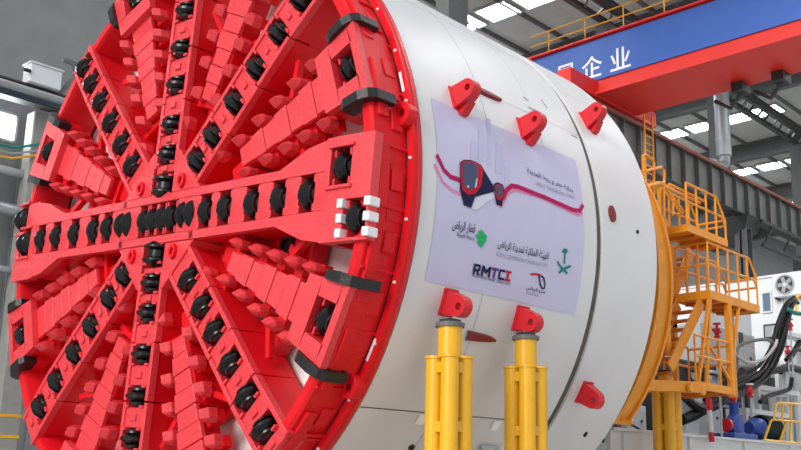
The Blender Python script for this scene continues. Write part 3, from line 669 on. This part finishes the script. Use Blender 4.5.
# ================================================================== jacks
def jack(x, y, top, label, yel, pist=.65, tr=.122, off=.138):
    t = thing('support_jack', label, 'jack', (x, y, 0), 'yellow support jacks')
    for sx in (1, -1):
        for sy in (1, -1): part('leg_tube', MB().tube([(x+sx*off, y+sy*off, .05), (x+sx*off, y+sy*off, top)], tr, 20), yel, t, True)
    part('core_tube', MB().tube([(x, y, .05), (x, y, top)], .11, 16), yel, t, True)
    cap = MB()
    for sx in (1, -1):
        for sy in (1, -1): cap.tube([(x+sx*off, y+sy*off, top-.005), (x+sx*off, y+sy*off, top+.03)], tr+.015, 20)
    cap.box(x-off-.02, x+off+.02, y-off-.02, y+off+.02, top-.01, top+.03); part('cap_plate', cap, yel, t)
    z = top-.06
    while z > .3:
        for dx, dy in ((1, 0), (-1, 0), (0, 1), (0, -1)):
            c = off+tr*.55
            part('tie_plate', MB().box(x+dx*c-(.012 if dx else .09), x+dx*c+(.012 if dx else .09), y+dy*c-(.012 if dy else .09), y+dy*c+(.012 if dy else .09), z-.14, z), yel, t)
        z -= .78
    part('piston', MB().tube([(x, y, top), (x, y, top+pist)], .165, 24), yel, t, True)
    part('collar', MB().lathe([(top+pist-.02, .165), (top+pist-.02, .20), (top+pist+.035, .205), (top+pist+.05, .16), (top+pist+.05, 0)], 20, lambda h, a, b: (x+a, y+b, h)), STEEL if yel is YEL else ORGD, t)
    part('saddle', MB().box(x-.11, x+.11, y-.10, y+.10, top+pist+.04, top+pist+.09), STEELD, t)
    part('foot_plate', MB().box(x-.6, x+.6, y-.6, y+.6, 0, .06), yel, t)
    return t
def jack_at(u, v_cap, v_top, y, lab, yel):
    p = at(u, v_cap, y=y); q = at(u, v_top, y=y); return jack(p.x, y, p.z, lab, yel, max(.2, q.z-p.z))
JY = -(RS+.22)*math.cos(R(19.2))
jack_at(449.5, 359, 326, JY, 'yellow four-tube jack under the lug nearest the red cutterhead', YEL)
jack_at(525.8, 369, 339, JY, 'yellow four-tube jack under the second lower lug, right of the first jack', YEL)
jack_at(666, 384, 376, -3.0, 'orange yellow jack below the orange platforms behind the tail', YELO)
# ================================================================== orange ring and stairs
t = thing('tail_ring', 'curved orange ring segment standing close behind the white tail shell', 'ring segment', (7.3, 0, 1.6))
def ring_sec(x0, x1, r0, r1, a0, a1, n=28):
    return MB().lathe([(x0, r0), (x0, r1), (x1, r1), (x1, r0)], n, lambda h, a, b: (h, -a, b+ZA), R(a0), R(a1), closed=True)
part('outer_band', ring_sec(7.35, 8.0, 3.95, 4.15, -42, 62), ORG, t, True)
part('inner_band', ring_sec(6.4, 7.3, 3.7, 4.0, -33, 62), ORGD, t, True)
part('edge_flange', ring_sec(7.28, 7.36, 3.9, 4.32, -42, 62), ORG, t, True)
part('edge_flange', ring_sec(7.96, 8.04, 3.8, 4.2, -42, 62), ORG, t, True)
for a in range(-30, 60, 11): part('ring_stiffener', ring_sec(6.45, 7.95, 4.0, 4.1, a, a+1.2, 2), ORG, t)
part('end_plate', ring_sec(7.3, 8.04, 3.9, 4.25, -43, -41.8, 2), ORG, t)
# erector behind the ring
t = thing('erector_block', 'orange machine housing with cylinders seen between ring and platforms', 'machine', (8.9, -2.4, 3.0))
part('housing', MB().box(8.4, 9.6, -3.0, -1.8, 4.2, 7.2), ORGD, t, bevel=.05)
for z in (4.7, 5.4, 6.1, 6.7): part('rib_plate', MB().box(8.3, 9.7, -3.12, -2.9, z, z+.12), ORG, t)
for x in (8.55, 9.05, 9.5): part('ram', MB().tube([(x, -3.15, 4.4), (x, -3.15, 6.4)], .09, 10), ORG, t, True)
for x, z in ((8.7, 5.7), (9.2, 6.45), (8.75, 4.95)): part('socket', MB().lathe([(-3.22, .0), (-3.22, .14), (-3.0, .14)], 12, lambda h, a, b: (x+a, h, z+b)), DARK, t)
# stair tower
y0 = -3.6
c2 = at(710, 298, y=y0); e2 = at(760, 314, y=y0); l2 = at(675, 301, x=c2.x)
c1 = at(688, 231, y=y0); e1 = at(728, 246, y=y0); l1 = at(658, 236, x=c1.x)
c3 = at(697, 389, y=y0); e3 = at(735, 395, y=y0); l3 = at(650, 392, x=c3.x)
T = thing('stair_tower', 'orange steel stair tower with railed platforms behind the white tail', 'stairs', (10.7, -3, 0))
def rail(pts, name='handrail', r=.028, m=ORG): return part(name, MB().tube(pts, r, 6), m, T)
def deck(x0, x1, ya, yb, z, h=.17, inset=True):
    part('deck_edge', MB().box(x0, x1, ya, ya+.04, z, z+h), ORG, T); part('deck_edge', MB().box(x0, x1, yb-.04, yb, z, z+h), ORG, T)
    part('deck_edge', MB().box(x0, x0+.04, ya+.04, yb-.04, z, z+h), ORG, T); part('deck_edge', MB().box(x1-.04, x1, ya+.04, yb-.04, z, z+h), ORG, T)
    part('deck_plate', MB().box(x0+.04, x1-.04, ya+.04, yb-.04, z+.03, z+.06), ORG, T)
    k = x0+.4
    while k < x1-.2: part('deck_joist', MB().box(k, k+.05, ya+.04, yb-.04, z-.04, z+.03), ORGD, T); k += .5
def rails(x0, x1, ya, yb, z, h=1.1, sides='fblr', slant=.3):
    for hh in (h, h*.55):
        sl = slant if hh == h else slant*.4
        if 'f' in sides: rail([(x0, ya, z+hh), (x1-sl, ya, z+hh), (x1, ya, z+hh-sl*1.2)])
        if 'b' in sides: rail([(x0, yb, z+hh), (x1-sl, yb, z+hh), (x1, yb, z+hh-sl*1.2)])
        if 'l' in sides: rail([(x0, ya, z+hh), (x0, yb, z+hh)])
        if 'r' in sides: rail([(x1, ya, z+hh-sl*1.2), (x1, yb, z+hh-sl*1.2)])
    n = max(2, round((x1-x0)/.5))
    for i in range(n+1):
        x = x0+(x1-x0)*i/n; top = z+h-(slant*1.2 if i == n else 0)
        for yy, c in ((ya, 'f'), (yb, 'b')):
            if c in sides: rail([(x, yy, z), (x, yy, top)], 'rail_post')
    if 'l' in sides:
        for yy in (ya*.7+yb*.3, ya*.35+yb*.65): rail([(x0, yy, z), (x0, yy, z+h)], 'rail_post')
zt = .17
deck(c2.x, e2.x, y0, l2.y, c2.z, .19); rails(c2.x+.03, e2.x-.03, y0+.03, l2.y-.03, c2.z+.19, 1.1, 'fblr', .35)
deck(c1.x, e1.x, y0, l1.y, c1.z, .17); rails(c1.x+.03, e1.x-.03, y0+.03, l1.y-.03, c1.z+.17, .95, 'fbr', .4)
deck(c3.x, e3.x, y0, l3.y, c3.z, .17); rails(c3.x+.03, e3.x-.03, y0+.03, l3.y-.03, c3.z+.17, 1.0, 'fbr', .05)
# diagonal bars and stout posts of the low cage
part('cage_post', MB().bar((e3.x-.05, y0+.05, c3.z), (e3.x-.05, y0+.05, c2.z), .13), ORG, T)
part('cage_post', MB().bar((c3.x+.1, y0+.05, c3.z), (c2.x+.05, y0+.05, c2.z), .07), ORG, T)
part('cage_post', MB().bar((c3.x+.5, y0+.05, c3.z+.1), (c2.x+.1, y0+.05, c2.z+.0), .06), ORG, T)
part('cage_brace', MB().bar((c3.x+.6, y0+.04, c3.z+1.1), (e3.x-.1, y0+.04, c3.z+.3), .05), ORG, T)
pm = at(729, 312, y=y0+.5); part('main_post', MB().tube([(pm.x, y0+.5, c3.z+.05), (pm.x, y0+.5, c2.z+.05)], .11, 14), ORG, T, True)
part('cage_post', MB().bar((at(740, 312, y=y0).x, y0+.03, c2.z), (at(733, 348, y=y0).x, y0+.03, c3.z+.8), .06), ORG, T)
part('deck_bracket', MB().bar((c3.x-1.5, y0+.35, c3.z-.02), (c3.x+.2, y0+.05, c3.z+.05), .2, .22), ORG, T)
part('deck_bracket', MB().box(c3.x-2.0, c3.x, l3.y-.2, l3.y+.1, c3.z, c3.z+.2), ORG, T)
for u, v in ((690, 388), (702, 391)):
    p = at(u, v, y=y0-.01); part('pivot_boss', MB().lathe([(y0-.06, 0), (y0-.06, .09), (y0, .1)], 12, lambda h, a, b: (p.x+a, h, p.z+b)), ORG, T)
# stair flights
def flight(xa, za, xb, zb, ya, yb, n):
    for yy in (ya, yb): part('stringer', MB().bar((xa, yy, za), (xb, yy, zb), .05, .26), ORG, T)
    for i in range(1, n):
        k = i/n; x = xa+(xb-xa)*k; z = za+(zb-za)*k
        part('tread', MB().box(x-.13, x+.13, ya+.02, yb-.02, z-.02, z+.02), ORGD, T)
sa = at(700, 310, y=-3.3); sb = at(668, 368, y=-3.3); flight(sa.x, c2.z-.05, sb.x, sb.z, -3.35, -2.75, 7)
fa = (c1.x+.1, c1.z+.12); fb = at(648, 195, y=-3.3)
flight(fb.x, fb.z, c1.x+.1, c1.z+.2, -3.05, -2.5, 7)
flight(c1.x+1.9, c1.z+.05, c2.x+.1, c2.z+.15, -2.6, -2.0, 7)
# top landing with hooped rails
h0 = [at(u, v, y=-3.45) for u, v in ((636.5, 197), (636.5, 171), (638, 170), (641, 171), (641, 197))]
rail([(p.x, -3.45, p.z) for p in h0], 'hoop_rail', .035)
h1 = [at(u, v, y=-3.45) for u, v in ((643.5, 198), (643, 156), (645, 154.5), (652, 159), (654, 163), (653.5, 195))]
rail([(p.x, -3.45, p.z) for p in h1], 'hoop_rail', .035)
h2 = [at(u, v, y=-3.45) for u, v in ((645, 171), (661, 167), (664, 170), (664.5, 194))]
rail([(p.x, -3.45, p.z) for p in h2], 'hoop_rail', .035)
for (ua, va), (ub, vb) in (((645, 187), (664, 182)), ((646, 171), (653, 169)), ((660, 215), (660, 187)), ((664, 186), (684, 212)), ((662, 188), (682, 214)), ((664, 186), (700, 203)), ((669, 184), (706, 202)), ((664, 218), (664, 186)), ((673, 215), (673, 198))):
    a = at(ua, va, y=-3.5); b = at(ub, vb, y=-3.5); rail([a, b], 'handrail', .032)
p = at(650, 202, y=-3.4); part('landing', MB().box(p.x-1.0, p.x+.3, -3.5, -2.6, p.z-.1, p.z+.05), ORG, T)
for z in (c1.z, c2.z, c3.z): part('main_post', MB().box(c3.x+.9, c3.x+1.02, l3.y-.16, l3.y-.04, max(0, z-1.9) if z > 4 else 0, z+.05), ORG, T)
# orange access ladder on the runway girder near the crane end
t = thing('runway_ladder', 'orange caged ladder on the runway girder by the crane end', 'ladder', (28.1, YR-.7, 15.4))
for dx in (-.35, .35): part('ladder_rail', MB().bar((28.1+dx, YR-.7, 14.9), (28.1+dx, YR-.7, 18.3), .07), ORG, t)
for k in range(9): part('rung', MB().bar((27.75, YR-.7, 15.1+.35*k), (28.45, YR-.7, 15.1+.35*k), .05), ORG, t)
part('landing_frame', MB().box(27.5, 28.9, YR-1.5, YR-.4, 14.7, 14.82), ORG, t)
# ================================================================== trailing gear at lower right
BZ = 2.88
t = thing('gantry_base', 'long white steel base beam of the trailing gear at lower right', 'base', (20, -1, 0))
part('side_plate', MB().box(8.6, 36, -2.25, -2.15, .4, BZ), WPLAIN, t)
part('top_plate', MB().box(8.6, 36, -2.35, 2.4, BZ-.06, BZ), WPLAIN, t)
for k in range(10): part('web_rib', MB().box(9+2.8*k, 9.08+2.8*k, -2.32, -2.25, .5, BZ-.08), WPLAIN, t)
for x in (10, 18, 26, 34): part('foot', MB().box(x-.3, x+.3, -2.2, 2.2, 0, .4), STEELD, t)
def pxbox(u0, v0, u1, v1, y, d):       # upright box whose front, at depth plane y, spans the two pixels
    a = at(u0, v0, y=y); b = at(u1, v1, y=y); z0 = BZ if abs(b.z-BZ) < .3 else 5.36 if abs(b.z-5.36) < 1.4 and y > .9 else b.z
    return MB().box(a.x, b.x, y, y+d, z0, a.z)
# cabin with window and air conditioner
XC = 24.0
a = at(801, 273, x=XC); b = at(690, 300, x=XC)
t = thing('site_cabin', 'white box cabin above the trailing gear, with small blue window', 'cabin', (XC+2, 1.5, 5.4))
part('body', MB().box(XC, XC+7, -2.2, 5.2, 5.6, a.z), CABIN, t)
part('roof_lip', MB().box(XC-.06, XC+7, -2.26, 5.26, a.z, a.z+.07), CABIN, t)
for y in (-.9, .55, 3.2): part('panel_joint', MB().box(XC-.015, XC, y-.015, y+.015, 5.6, a.z), PIPEG, t)
w0 = at(763, 294, x=XC); w1 = at(771.5, 311, x=XC)
part('window_pane', MB().box(XC-.03, XC, w1.y, w0.y, w1.z, w0.z), GLASSB, t)
fr = MB()
for q in ((w1.y-.06, w1.y, w1.z-.06, w0.z+.06), (w0.y, w0.y+.06, w1.z-.06, w0.z+.06), (w1.y, w0.y, w1.z-.06, w1.z), (w1.y, w0.y, w0.z, w0.z+.06)): fr.box(XC-.06, XC, *q)
part('window_frame', fr, WPLAIN, t)
for k, (u, v) in enumerate(((705, 312), (722, 316), (742, 322))):
    p = at(u, v, x=XC-.02); part('wall_panel', MB().box(XC-.04, XC, p.y-.35, p.y+.35, p.z-.6, p.z+.6), PIPEG, t)
for x in (XC+.1, XC+6.9):
    for y in (-2.05, 2.2): part('leg', MB().box(x-.1, x+.1, y-.1, y+.1, BZ, 5.6), WPLAIN, t)
c = at(789, 286, x=XC); sz = .34
t = thing('air_conditioner', 'white outdoor air conditioner unit hanging on the cabin wall', 'air conditioner', (XC-.2, c.y, c.z-.45))
part('case', MB().box(XC-.34, XC-.02, c.y-.62, c.y+.48, c.z-.42, c.z+.42), CABIN, t, bevel=.03)
part('fan_ring', MB().lathe([(0, .30), (.03, .30), (.03, .36), (0, .36)], 24, lambda h, p, q: (XC-.34-h, c.y+p, c.z+q), closed=True), PIPEG, t)
part('fan_recess', MB().lathe([(.004, 0), (.004, .30)], 24, lambda h, p, q: (XC-.34-h, c.y+p, c.z+q)), STEELD, t)
for k in range(5):
    an = 2*math.pi*k/5; part('fan_blade', MB().bar((XC-.352, c.y, c.z), (XC-.352, c.y+.27*math.cos(an), c.z+.27*math.sin(an)), .13, .012, (1, 0, 0)), PIPEG, t)
part('fan_hub', MB().lathe([(.02, 0), (.02, .07), (0, .07)], 12, lambda h, p, q: (XC-.345-h, c.y+p, c.z+q)), CABIN, t)
part('bracket', MB().box(XC-.34, XC, c.y-.5, c.y-.44, c.z-.48, c.z-.42).box(XC-.34, XC, c.y+.34, c.y+.4, c.z-.48, c.z-.42), STEELD, t)
p = at(772.5, 331.5, x=XC-.6)
t = thing('floodlight', 'small dark square floodlight below the cabin window', 'floodlight', (p.x, p.y, p.z-.4))
part('case', MB().box(p.x-.1, p.x+.1, p.y-.30, p.y+.30, p.z-.26, p.z+.26), STEELD, t, bevel=.02)
part('lens', MB().box(p.x-.11, p.x-.1, p.y-.23, p.y+.23, p.z-.19, p.z+.19), PIPEG, t)
part('stand', MB().box(p.x, p.x+.06, p.y-.03, p.y+.03, BZ, p.z-.2), STEELD, t)
# frames, cabinets
def frame(lab, pts, y, wdt, m=WPLAIN, dep=1.2):
    q = [at(u, v, y=y) for u, v in pts]; x0, x1 = q[0].x, q[1].x; z0, z1 = BZ, q[0].z
    t = thing('tube_frame', lab, 'frame', ((x0+x1)/2, y+dep/2, BZ))
    for yy in (y, y+dep):
        for x in (x0, x1): part('post', MB().box(x-wdt/2, x+wdt/2, yy-wdt/2, yy+wdt/2, z0, z1-wdt), m, t)
        part('crossbar', MB().box(x0-wdt/2, x1+wdt/2, yy-wdt/2, yy+wdt/2, z1-wdt, z1), m, t)
    for x in (x0, x1): part('side_bar', MB().box(x-wdt/2, x+wdt/2, y+wdt/2, y+dep-wdt/2, z1-wdt, z1), m, t)
    return t
frame('white square-tube frame around the blue motor, lower of two', ((745, 408), (788, 408)), -1.35, .13, dep=.5)
frame('white square-tube frame behind the pump, upper of two', ((757, 384.5), (796, 384.5)), -.75, .15, dep=.6)
frame('tall white frame at far right behind the hoses', ((782, 330), (804, 330)), -.3, .14, dep=.25)
for i, (u0, v0, u1, v1, y, d, m, lab) in enumerate((
        (706, 398, 722, 438, -1.0, .7, CABIN, 'white steel cabinet between the tail jack and the blue pump'),
        (683, 400, 700, 438, -1.2, .7, CABIN, 'white steel cabinet just right of the tail jack'),
        (628, 404, 647, 439, .6, .8, CABIN, 'white control cabinet just left of the tail jack'),
        (600, 412, 622, 439, .6, .8, STEEL, 'grey control cabinet next to the tail shell edge'),
        (737, 345, 756, 372, -1.0, .7, GREY, 'grey valve cabinet under the cabin behind the platform post'),
        (700, 322, 755, 345, 1.0, 1.5, GREY, 'wide grey equipment box below the cabin wall'))):
    q = at((u0+u1)/2, v1, y=y); t = thing('cabinet', lab, 'cabinet', (q.x, y+d/2, q.z))
    mb = pxbox(u0, v0, u1, v1, y, d); part('case', mb, m, t, bevel=.02)
    du = (u1-u0)*.12; dv = (v1-v0)*.12
    dm = pxbox(u0+du, v0+dv, u1-du, v1-dv, y-.03, .03); dr = part('door', dm, m, t, bevel=.01)
    hx = pxbox(u1-2.4*du, (v0+v1)/2-1.5, u1-1.8*du, (v0+v1)/2+1.5, y-.06, .03); hx.v = [tuple(Vector(p_)-t.location) for p_ in hx.v]; obj('handle', hx.mesh('handle', STEELD), dr)
    if q.z > BZ+.3 and i != 5: part('leg', MB().box(q.x-.3, q.x-.2, y+.1, y+.2, BZ, q.z).box(q.x+.2, q.x+.3, y+.1, y+.2, BZ, q.z), STEELD, t)
t = thing('power_unit', 'dark hydraulic power unit behind the hoses at lower right', 'machine', (20, 1.3, BZ))
part('tank', MB().box(16.5, 23.0, .55, 1.95, BZ, 5.35), STEELD, t, bevel=.03)
for k in range(8): part('louvre_panel', MB().box(16.7+.8*k, 17.3+.8*k, .48, .55, BZ+.3+.5*(k % 2), BZ+1.5+.4*(k % 3)), (STEEL, GREY, CABIN)[k % 3], t)
for k in range(5): part('pipe', MB().tube([(16.6, .42, BZ+.35+.45*k), (18.5+k*.9, .42, BZ+.35+.45*k), (18.6+k*.9, .42, BZ+.5+.45*k), (18.6+k*.9, .42, 5.3)], .045, 8), (GALV, HOSE, PIPEG)[k % 3], t, True)
for k in range(4): part('gauge', MB().lathe([(0, 0), (0, .12), (.06, .13)], 14, lambda h, a, b: (17.2+1.7*k+a, .44+h, 4.9+b)), (CABIN, REDL)[k % 2], t)
# pumps
def pump(lab, u, v, y, r, m, motor):
    p = at(u, v, y=y); t = thing('pump', lab, 'pump', (p.x, y, BZ))
    part('skid', MB().box(p.x-r*1.9, p.x+r*2.1, y-r*.9, y+r*.9, BZ, BZ+.14), m, t, bevel=.02)
    part('volute', MB().lathe([(-r*.45, .0), (-r*.5, r*.6), (-r*.3, r*.95), (0, r*1.02), (r*.3, r*.95), (r*.5, r*.6), (r*.45, 0)], 24, lambda h, a, b: (p.x+a, y+h, p.z+b)), m, t, True)
    part('outlet', MB().tube([(p.x, y, p.z+r*.7), (p.x, y, p.z+r*1.7)], r*.38, 14).lathe([(p.z+r*1.62, r*.55), (p.z+r*1.78, r*.55), (p.z+r*1.78, 0)], 14, lambda h, a, b: (p.x+a, y+b, h)), m, t, True)
    part('suction_flange', MB().lathe([(p.x-r*1.5, 0), (p.x-r*1.5, r*.5), (p.x-r*1.2, r*.5), (p.x-r*1.2, r*.3), (p.x-r*.6, r*.3)], 14, lambda h, a, b: (h, y+a, p.z+b)), REDL if motor is None else m, t, True)
    part('foot', MB().box(p.x-r*.6, p.x+r*.6, y-r*.4, y+r*.4, BZ+.12, p.z-r*.7), m, t)
    return t
pump('blue pump with red side valve on the white base', 735, 426, -2.0, .33, PUMPB, None)
p = at(757, 429, y=-1.9)
t = thing('drive_motor', 'motor with blue bell housing and dark green ribbed body beside the pump', 'motor', (p.x, -1.9, BZ))
part('bell', MB().lathe([(p.x-.5, 0), (p.x-.5, .16), (p.x-.35, .2), (p.x-.15, .3), (p.x+.1, .3)], 20, lambda h, a, b: (h, -1.9+a, p.z+b)), PUMPB, t, True)
part('motor_body', MB().lathe([(p.x+.1, .34), (p.x+1.0, .34), (p.x+1.05, .28), (p.x+1.05, 0)], 20, lambda h, a, b: (h, -1.9+a, p.z+.02+b)), GRN, t, True)
for k in range(7): part('cooling_fin', MB().lathe([(p.x+.2+.11*k, .34), (p.x+.2+.11*k, .38), (p.x+.23+.11*k, .38), (p.x+.23+.11*k, .34)], 20, lambda h, a, b: (h, -1.9+a, p.z+.02+b)), GRN, t)
part('foot', MB().box(p.x-.4, p.x+1, -2.1, -1.7, BZ, p.z-.28), GRN, t)
# red valves
for i, (u, v, y, lab) in enumerate(((733, 398, -2.0, 'red valve right above the blue pump'), (750, 391, -1.8, 'red valve with white cap beside the upper white frame'), (790, 325, -.8, 'red valve among the hoses below the air conditioner'), (788, 352, -.6, 'dark red valve low in the hose bundle at far right'), (717, 331, -2.4, 'red lamp housing under the middle orange platform'))):
    p = at(u, v, y=y); t = thing('valve', lab, 'valve', tuple(p-Vector((0, 0, .3))))
    k = .62
    part('body', MB().lathe([(h*k, q*k) for h, q in ((-.28, 0), (-.28, .13), (-.2, .13), (-.18, .07), (-.1, .12), (0, .15), (.1, .12), (.16, .06), (.26, .06), (.26, 0))], 14, lambda h, a, b: (p.x+a, y+b, p.z+h)), REDL, t, True)
    part('side_port', MB().tube([(p.x-.3*k, y, p.z), (p.x+.3*k, y, p.z)], .07*k, 10), REDL, t, True)
    part('hand_wheel', MB().lathe([(h*k, q*k) for h, q in ((.26, .16), (.29, .18), (.32, .16), (.29, .14))], 16, lambda h, a, b: (p.x+a, y+b, p.z+h), closed=True), PRINTW if i == 1 else REDL, t, True)
    part('riser', MB().tube([(p.x, y, BZ), (p.x, y, p.z-.15)], .03, 8), PIPEG, t, True)
# hydraulic cylinder leaning with red clevises
p0, p1 = at(708.5, 398, y=-2.4), at(712, 442, y=-2.4)
t = thing('hydraulic_ram', 'thin white hydraulic ram with red ends hanging below the low orange platform', 'hydraulic ram', tuple(p1))
part('tube', MB().tube([p0.lerp(p1, .25), p0.lerp(p1, .8)], .06, 10), CABIN, t, True)
part('clevis', MB().tube([p0, p0.lerp(p1, .28)], .08, 8), REDL, t, True); part('clevis', MB().tube([p0.lerp(p1, .78), p1], .07, 8), REDL, t, True)
p = at(661, 412, y=-2.4)
# hoses: thick bundle, sagging loops
def spline(pts, n=6):
    out = []; P = [pts[0]]+pts+[pts[-1]]
    for i in range(1, len(P)-2):
        for k in range(n):
            t_ = k/n; a, b, c_, d = P[i-1], P[i], P[i+1], P[i+2]
            out.append(.5*((2*b)+(c_-a)*t_+(2*a-5*b+4*c_-d)*t_*t_+(3*b-a-3*c_+d)*t_**3))
    return out+[pts[-1]]
def hose(px, y, r, lab, grp=None, m=HOSE, name='hydraulic_hose'):
    pts = [at(q[0], q[1], y=y+(q[2] if len(q) > 2 else 0)) for q in px]
    return tag(obj(name, MB().tube(spline(pts), r, 8).mesh(name, m, True)), lab, 'hose', grp)
for k in range(8):
    o = (k % 4)*4.4-6; e = random.uniform(-2, 2)
    hose([(796+o*.3, 297+(k % 4)*2), (789+o*.6, 305+e), (782+o*.8+e, 325), (776+o*.9, 348), (763+o*.7, 366+(k % 4)*3.5), (745+o*.4, 378+(k % 4)*4.5+e), (722+o*.3, 388+(k % 4)*5), (704, 394+(k % 4)*6)], -1.25+.16*(k//4), .055, 'black hydraulic hose in the thick bundle climbing toward the air conditioner', 'hoses of the thick bundle')
for i, (pts, y, r, m, lab) in enumerate((
        ([(733, 398), (732, 352), (738, 357), (750, 363), (765, 358), (775, 346), (777, 340)], -1.6, .045, GREY, 'grey hose sagging in a loop left of the hose bundle'),
        ([(737, 372), (738, 348), (752, 341), (768, 340), (775, 346)], -1.5, .05, STEEL, 'grey hose arching over from the cabinet to the bundle'),
        ([(682, 420), (700, 412), (716, 398), (730, 380), (742, 372)], -1.3, .14, HOSE, 'thick black hose below the low orange platform'),
        ([(686, 398), (700, 408), (718, 404), (735, 380)], -1.4, .12, HOSE, 'black hose drooping behind the hanging white ram'),
        ([(786, 360), (796, 350), (806, 352)], -1.0, .07, HOSE, 'short black hose leaving the frame at far right'),
        ([(760, 402), (768, 396), (782, 392), (790, 388), (792, 378)], -.9, .07, HOSE, 'black hose lying over the upper white frame'),
        ([(742, 378), (760, 374), (776, 370), (792, 368), (804, 372)], -.4, .12, HOSE, 'black hose running level above the upper white frame'),
        ([(780, 372), (790, 358), (800, 342)], -.3, .1, HOSE, 'black hose slanting up at the far right edge'),
        ([(602, 442), (606, 425), (614, 416), (622, 408), (627, 400)], -.2, .05, HOSE, 'thin black cable by the tail shell edge'),
        ([(612, 408), (622, 420), (640, 430), (646, 442)], -.3, .03, HOSE, 'thin black cable drooping left of the tail jack'),
        ([(787, 309), (795, 313), (806, 314)], -1.3, .07, PTEAL, 'green hose fitting at the top of the bundle'))):
    hose(pts, y, r, lab, None, m)
# ducts and dark bars seen between tail and jack
t = thing('service_rack', 'grey steel rack with dark rails seen between tail shell and tail jack', 'rack', (14, 2.2, BZ))
for u in (612, 626, 650): 
    q = at(u, 400, y=2.2); part('post', MB().box(q.x-.06, q.x+.06, 2.15, 2.25, BZ, q.z+.6), STEELD, t)
for v in (400, 417, 434):
    q0, q1 = at(596, v, y=2.15), at(655, v, y=2.15); part('shelf_rail', MB().box(q0.x, q1.x, 2.05, 2.2, q0.z-.06, q0.z+.06), STEELD, t)
tag(obj('back_partition', MB().box(9, 24, 2.45, 2.55, BZ, 5.2).mesh('back_partition', CABIN)), 'pale partition sheet behind the service rack', 'partition')
# lights
for i, (u, v, y, lab) in enumerate(((754.5, 368, -.5, 'small lit lamp tube above the upper white frame'), (780, 358, -.2, 'small lit lamp tube inside the hose tangle'))):
    p = at(u, v, y=y); t = thing('work_lamp', lab, 'lamp', tuple(p))
    part('tube_light', MB().tube([p+Vector((-.25, 0, .02)), p+Vector((.25, 0, -.02))], .05, 8), mat('lamp glow', (1, 1, 1), .5, emit=3), t)
    part('holder', MB().box(p.x-.3, p.x+.3, y+.03, y+.12, p.z-.02, p.z+.08), STEELD, t)
# yellow guard rail
YG = -2.3
t = thing('guard_rail', 'yellow guard rail with sloped end at the lower right corner', 'railing', (at(785, 440, y=YG).x, YG, BZ))
def gl(pp, nm, r=.035): part(nm, MB().tube([at(u, v, y=YG) for u, v in pp], r, 6), YEL, t, True)
gl([(764, 441), (771, 421), (774, 419.5), (776, 405), (778, 403), (801, 404), (815, 404)], 'top_rail')
gl([(774, 419.5), (786, 421), (815, 423)], 'mid_rail'); gl([(764, 441), (801, 444), (820, 446)], 'foot_rail', .06)
gl([(783, 404), (782, 420)], 'rail_post'); gl([(787, 421), (780, 441)], 'rail_post'); gl([(791, 404), (790, 441)], 'rail_post')
t = thing('yellow_hoop', 'short yellow pipe hoop below the air conditioner at the right edge', 'railing', tuple(at(799, 312, y=-.5)))
part('hoop', MB().tube([at(u, v, y=-.5) for u, v in ((796, 312), (797, 297), (800, 295), (812, 296))], .05, 6), YEL, t, True)
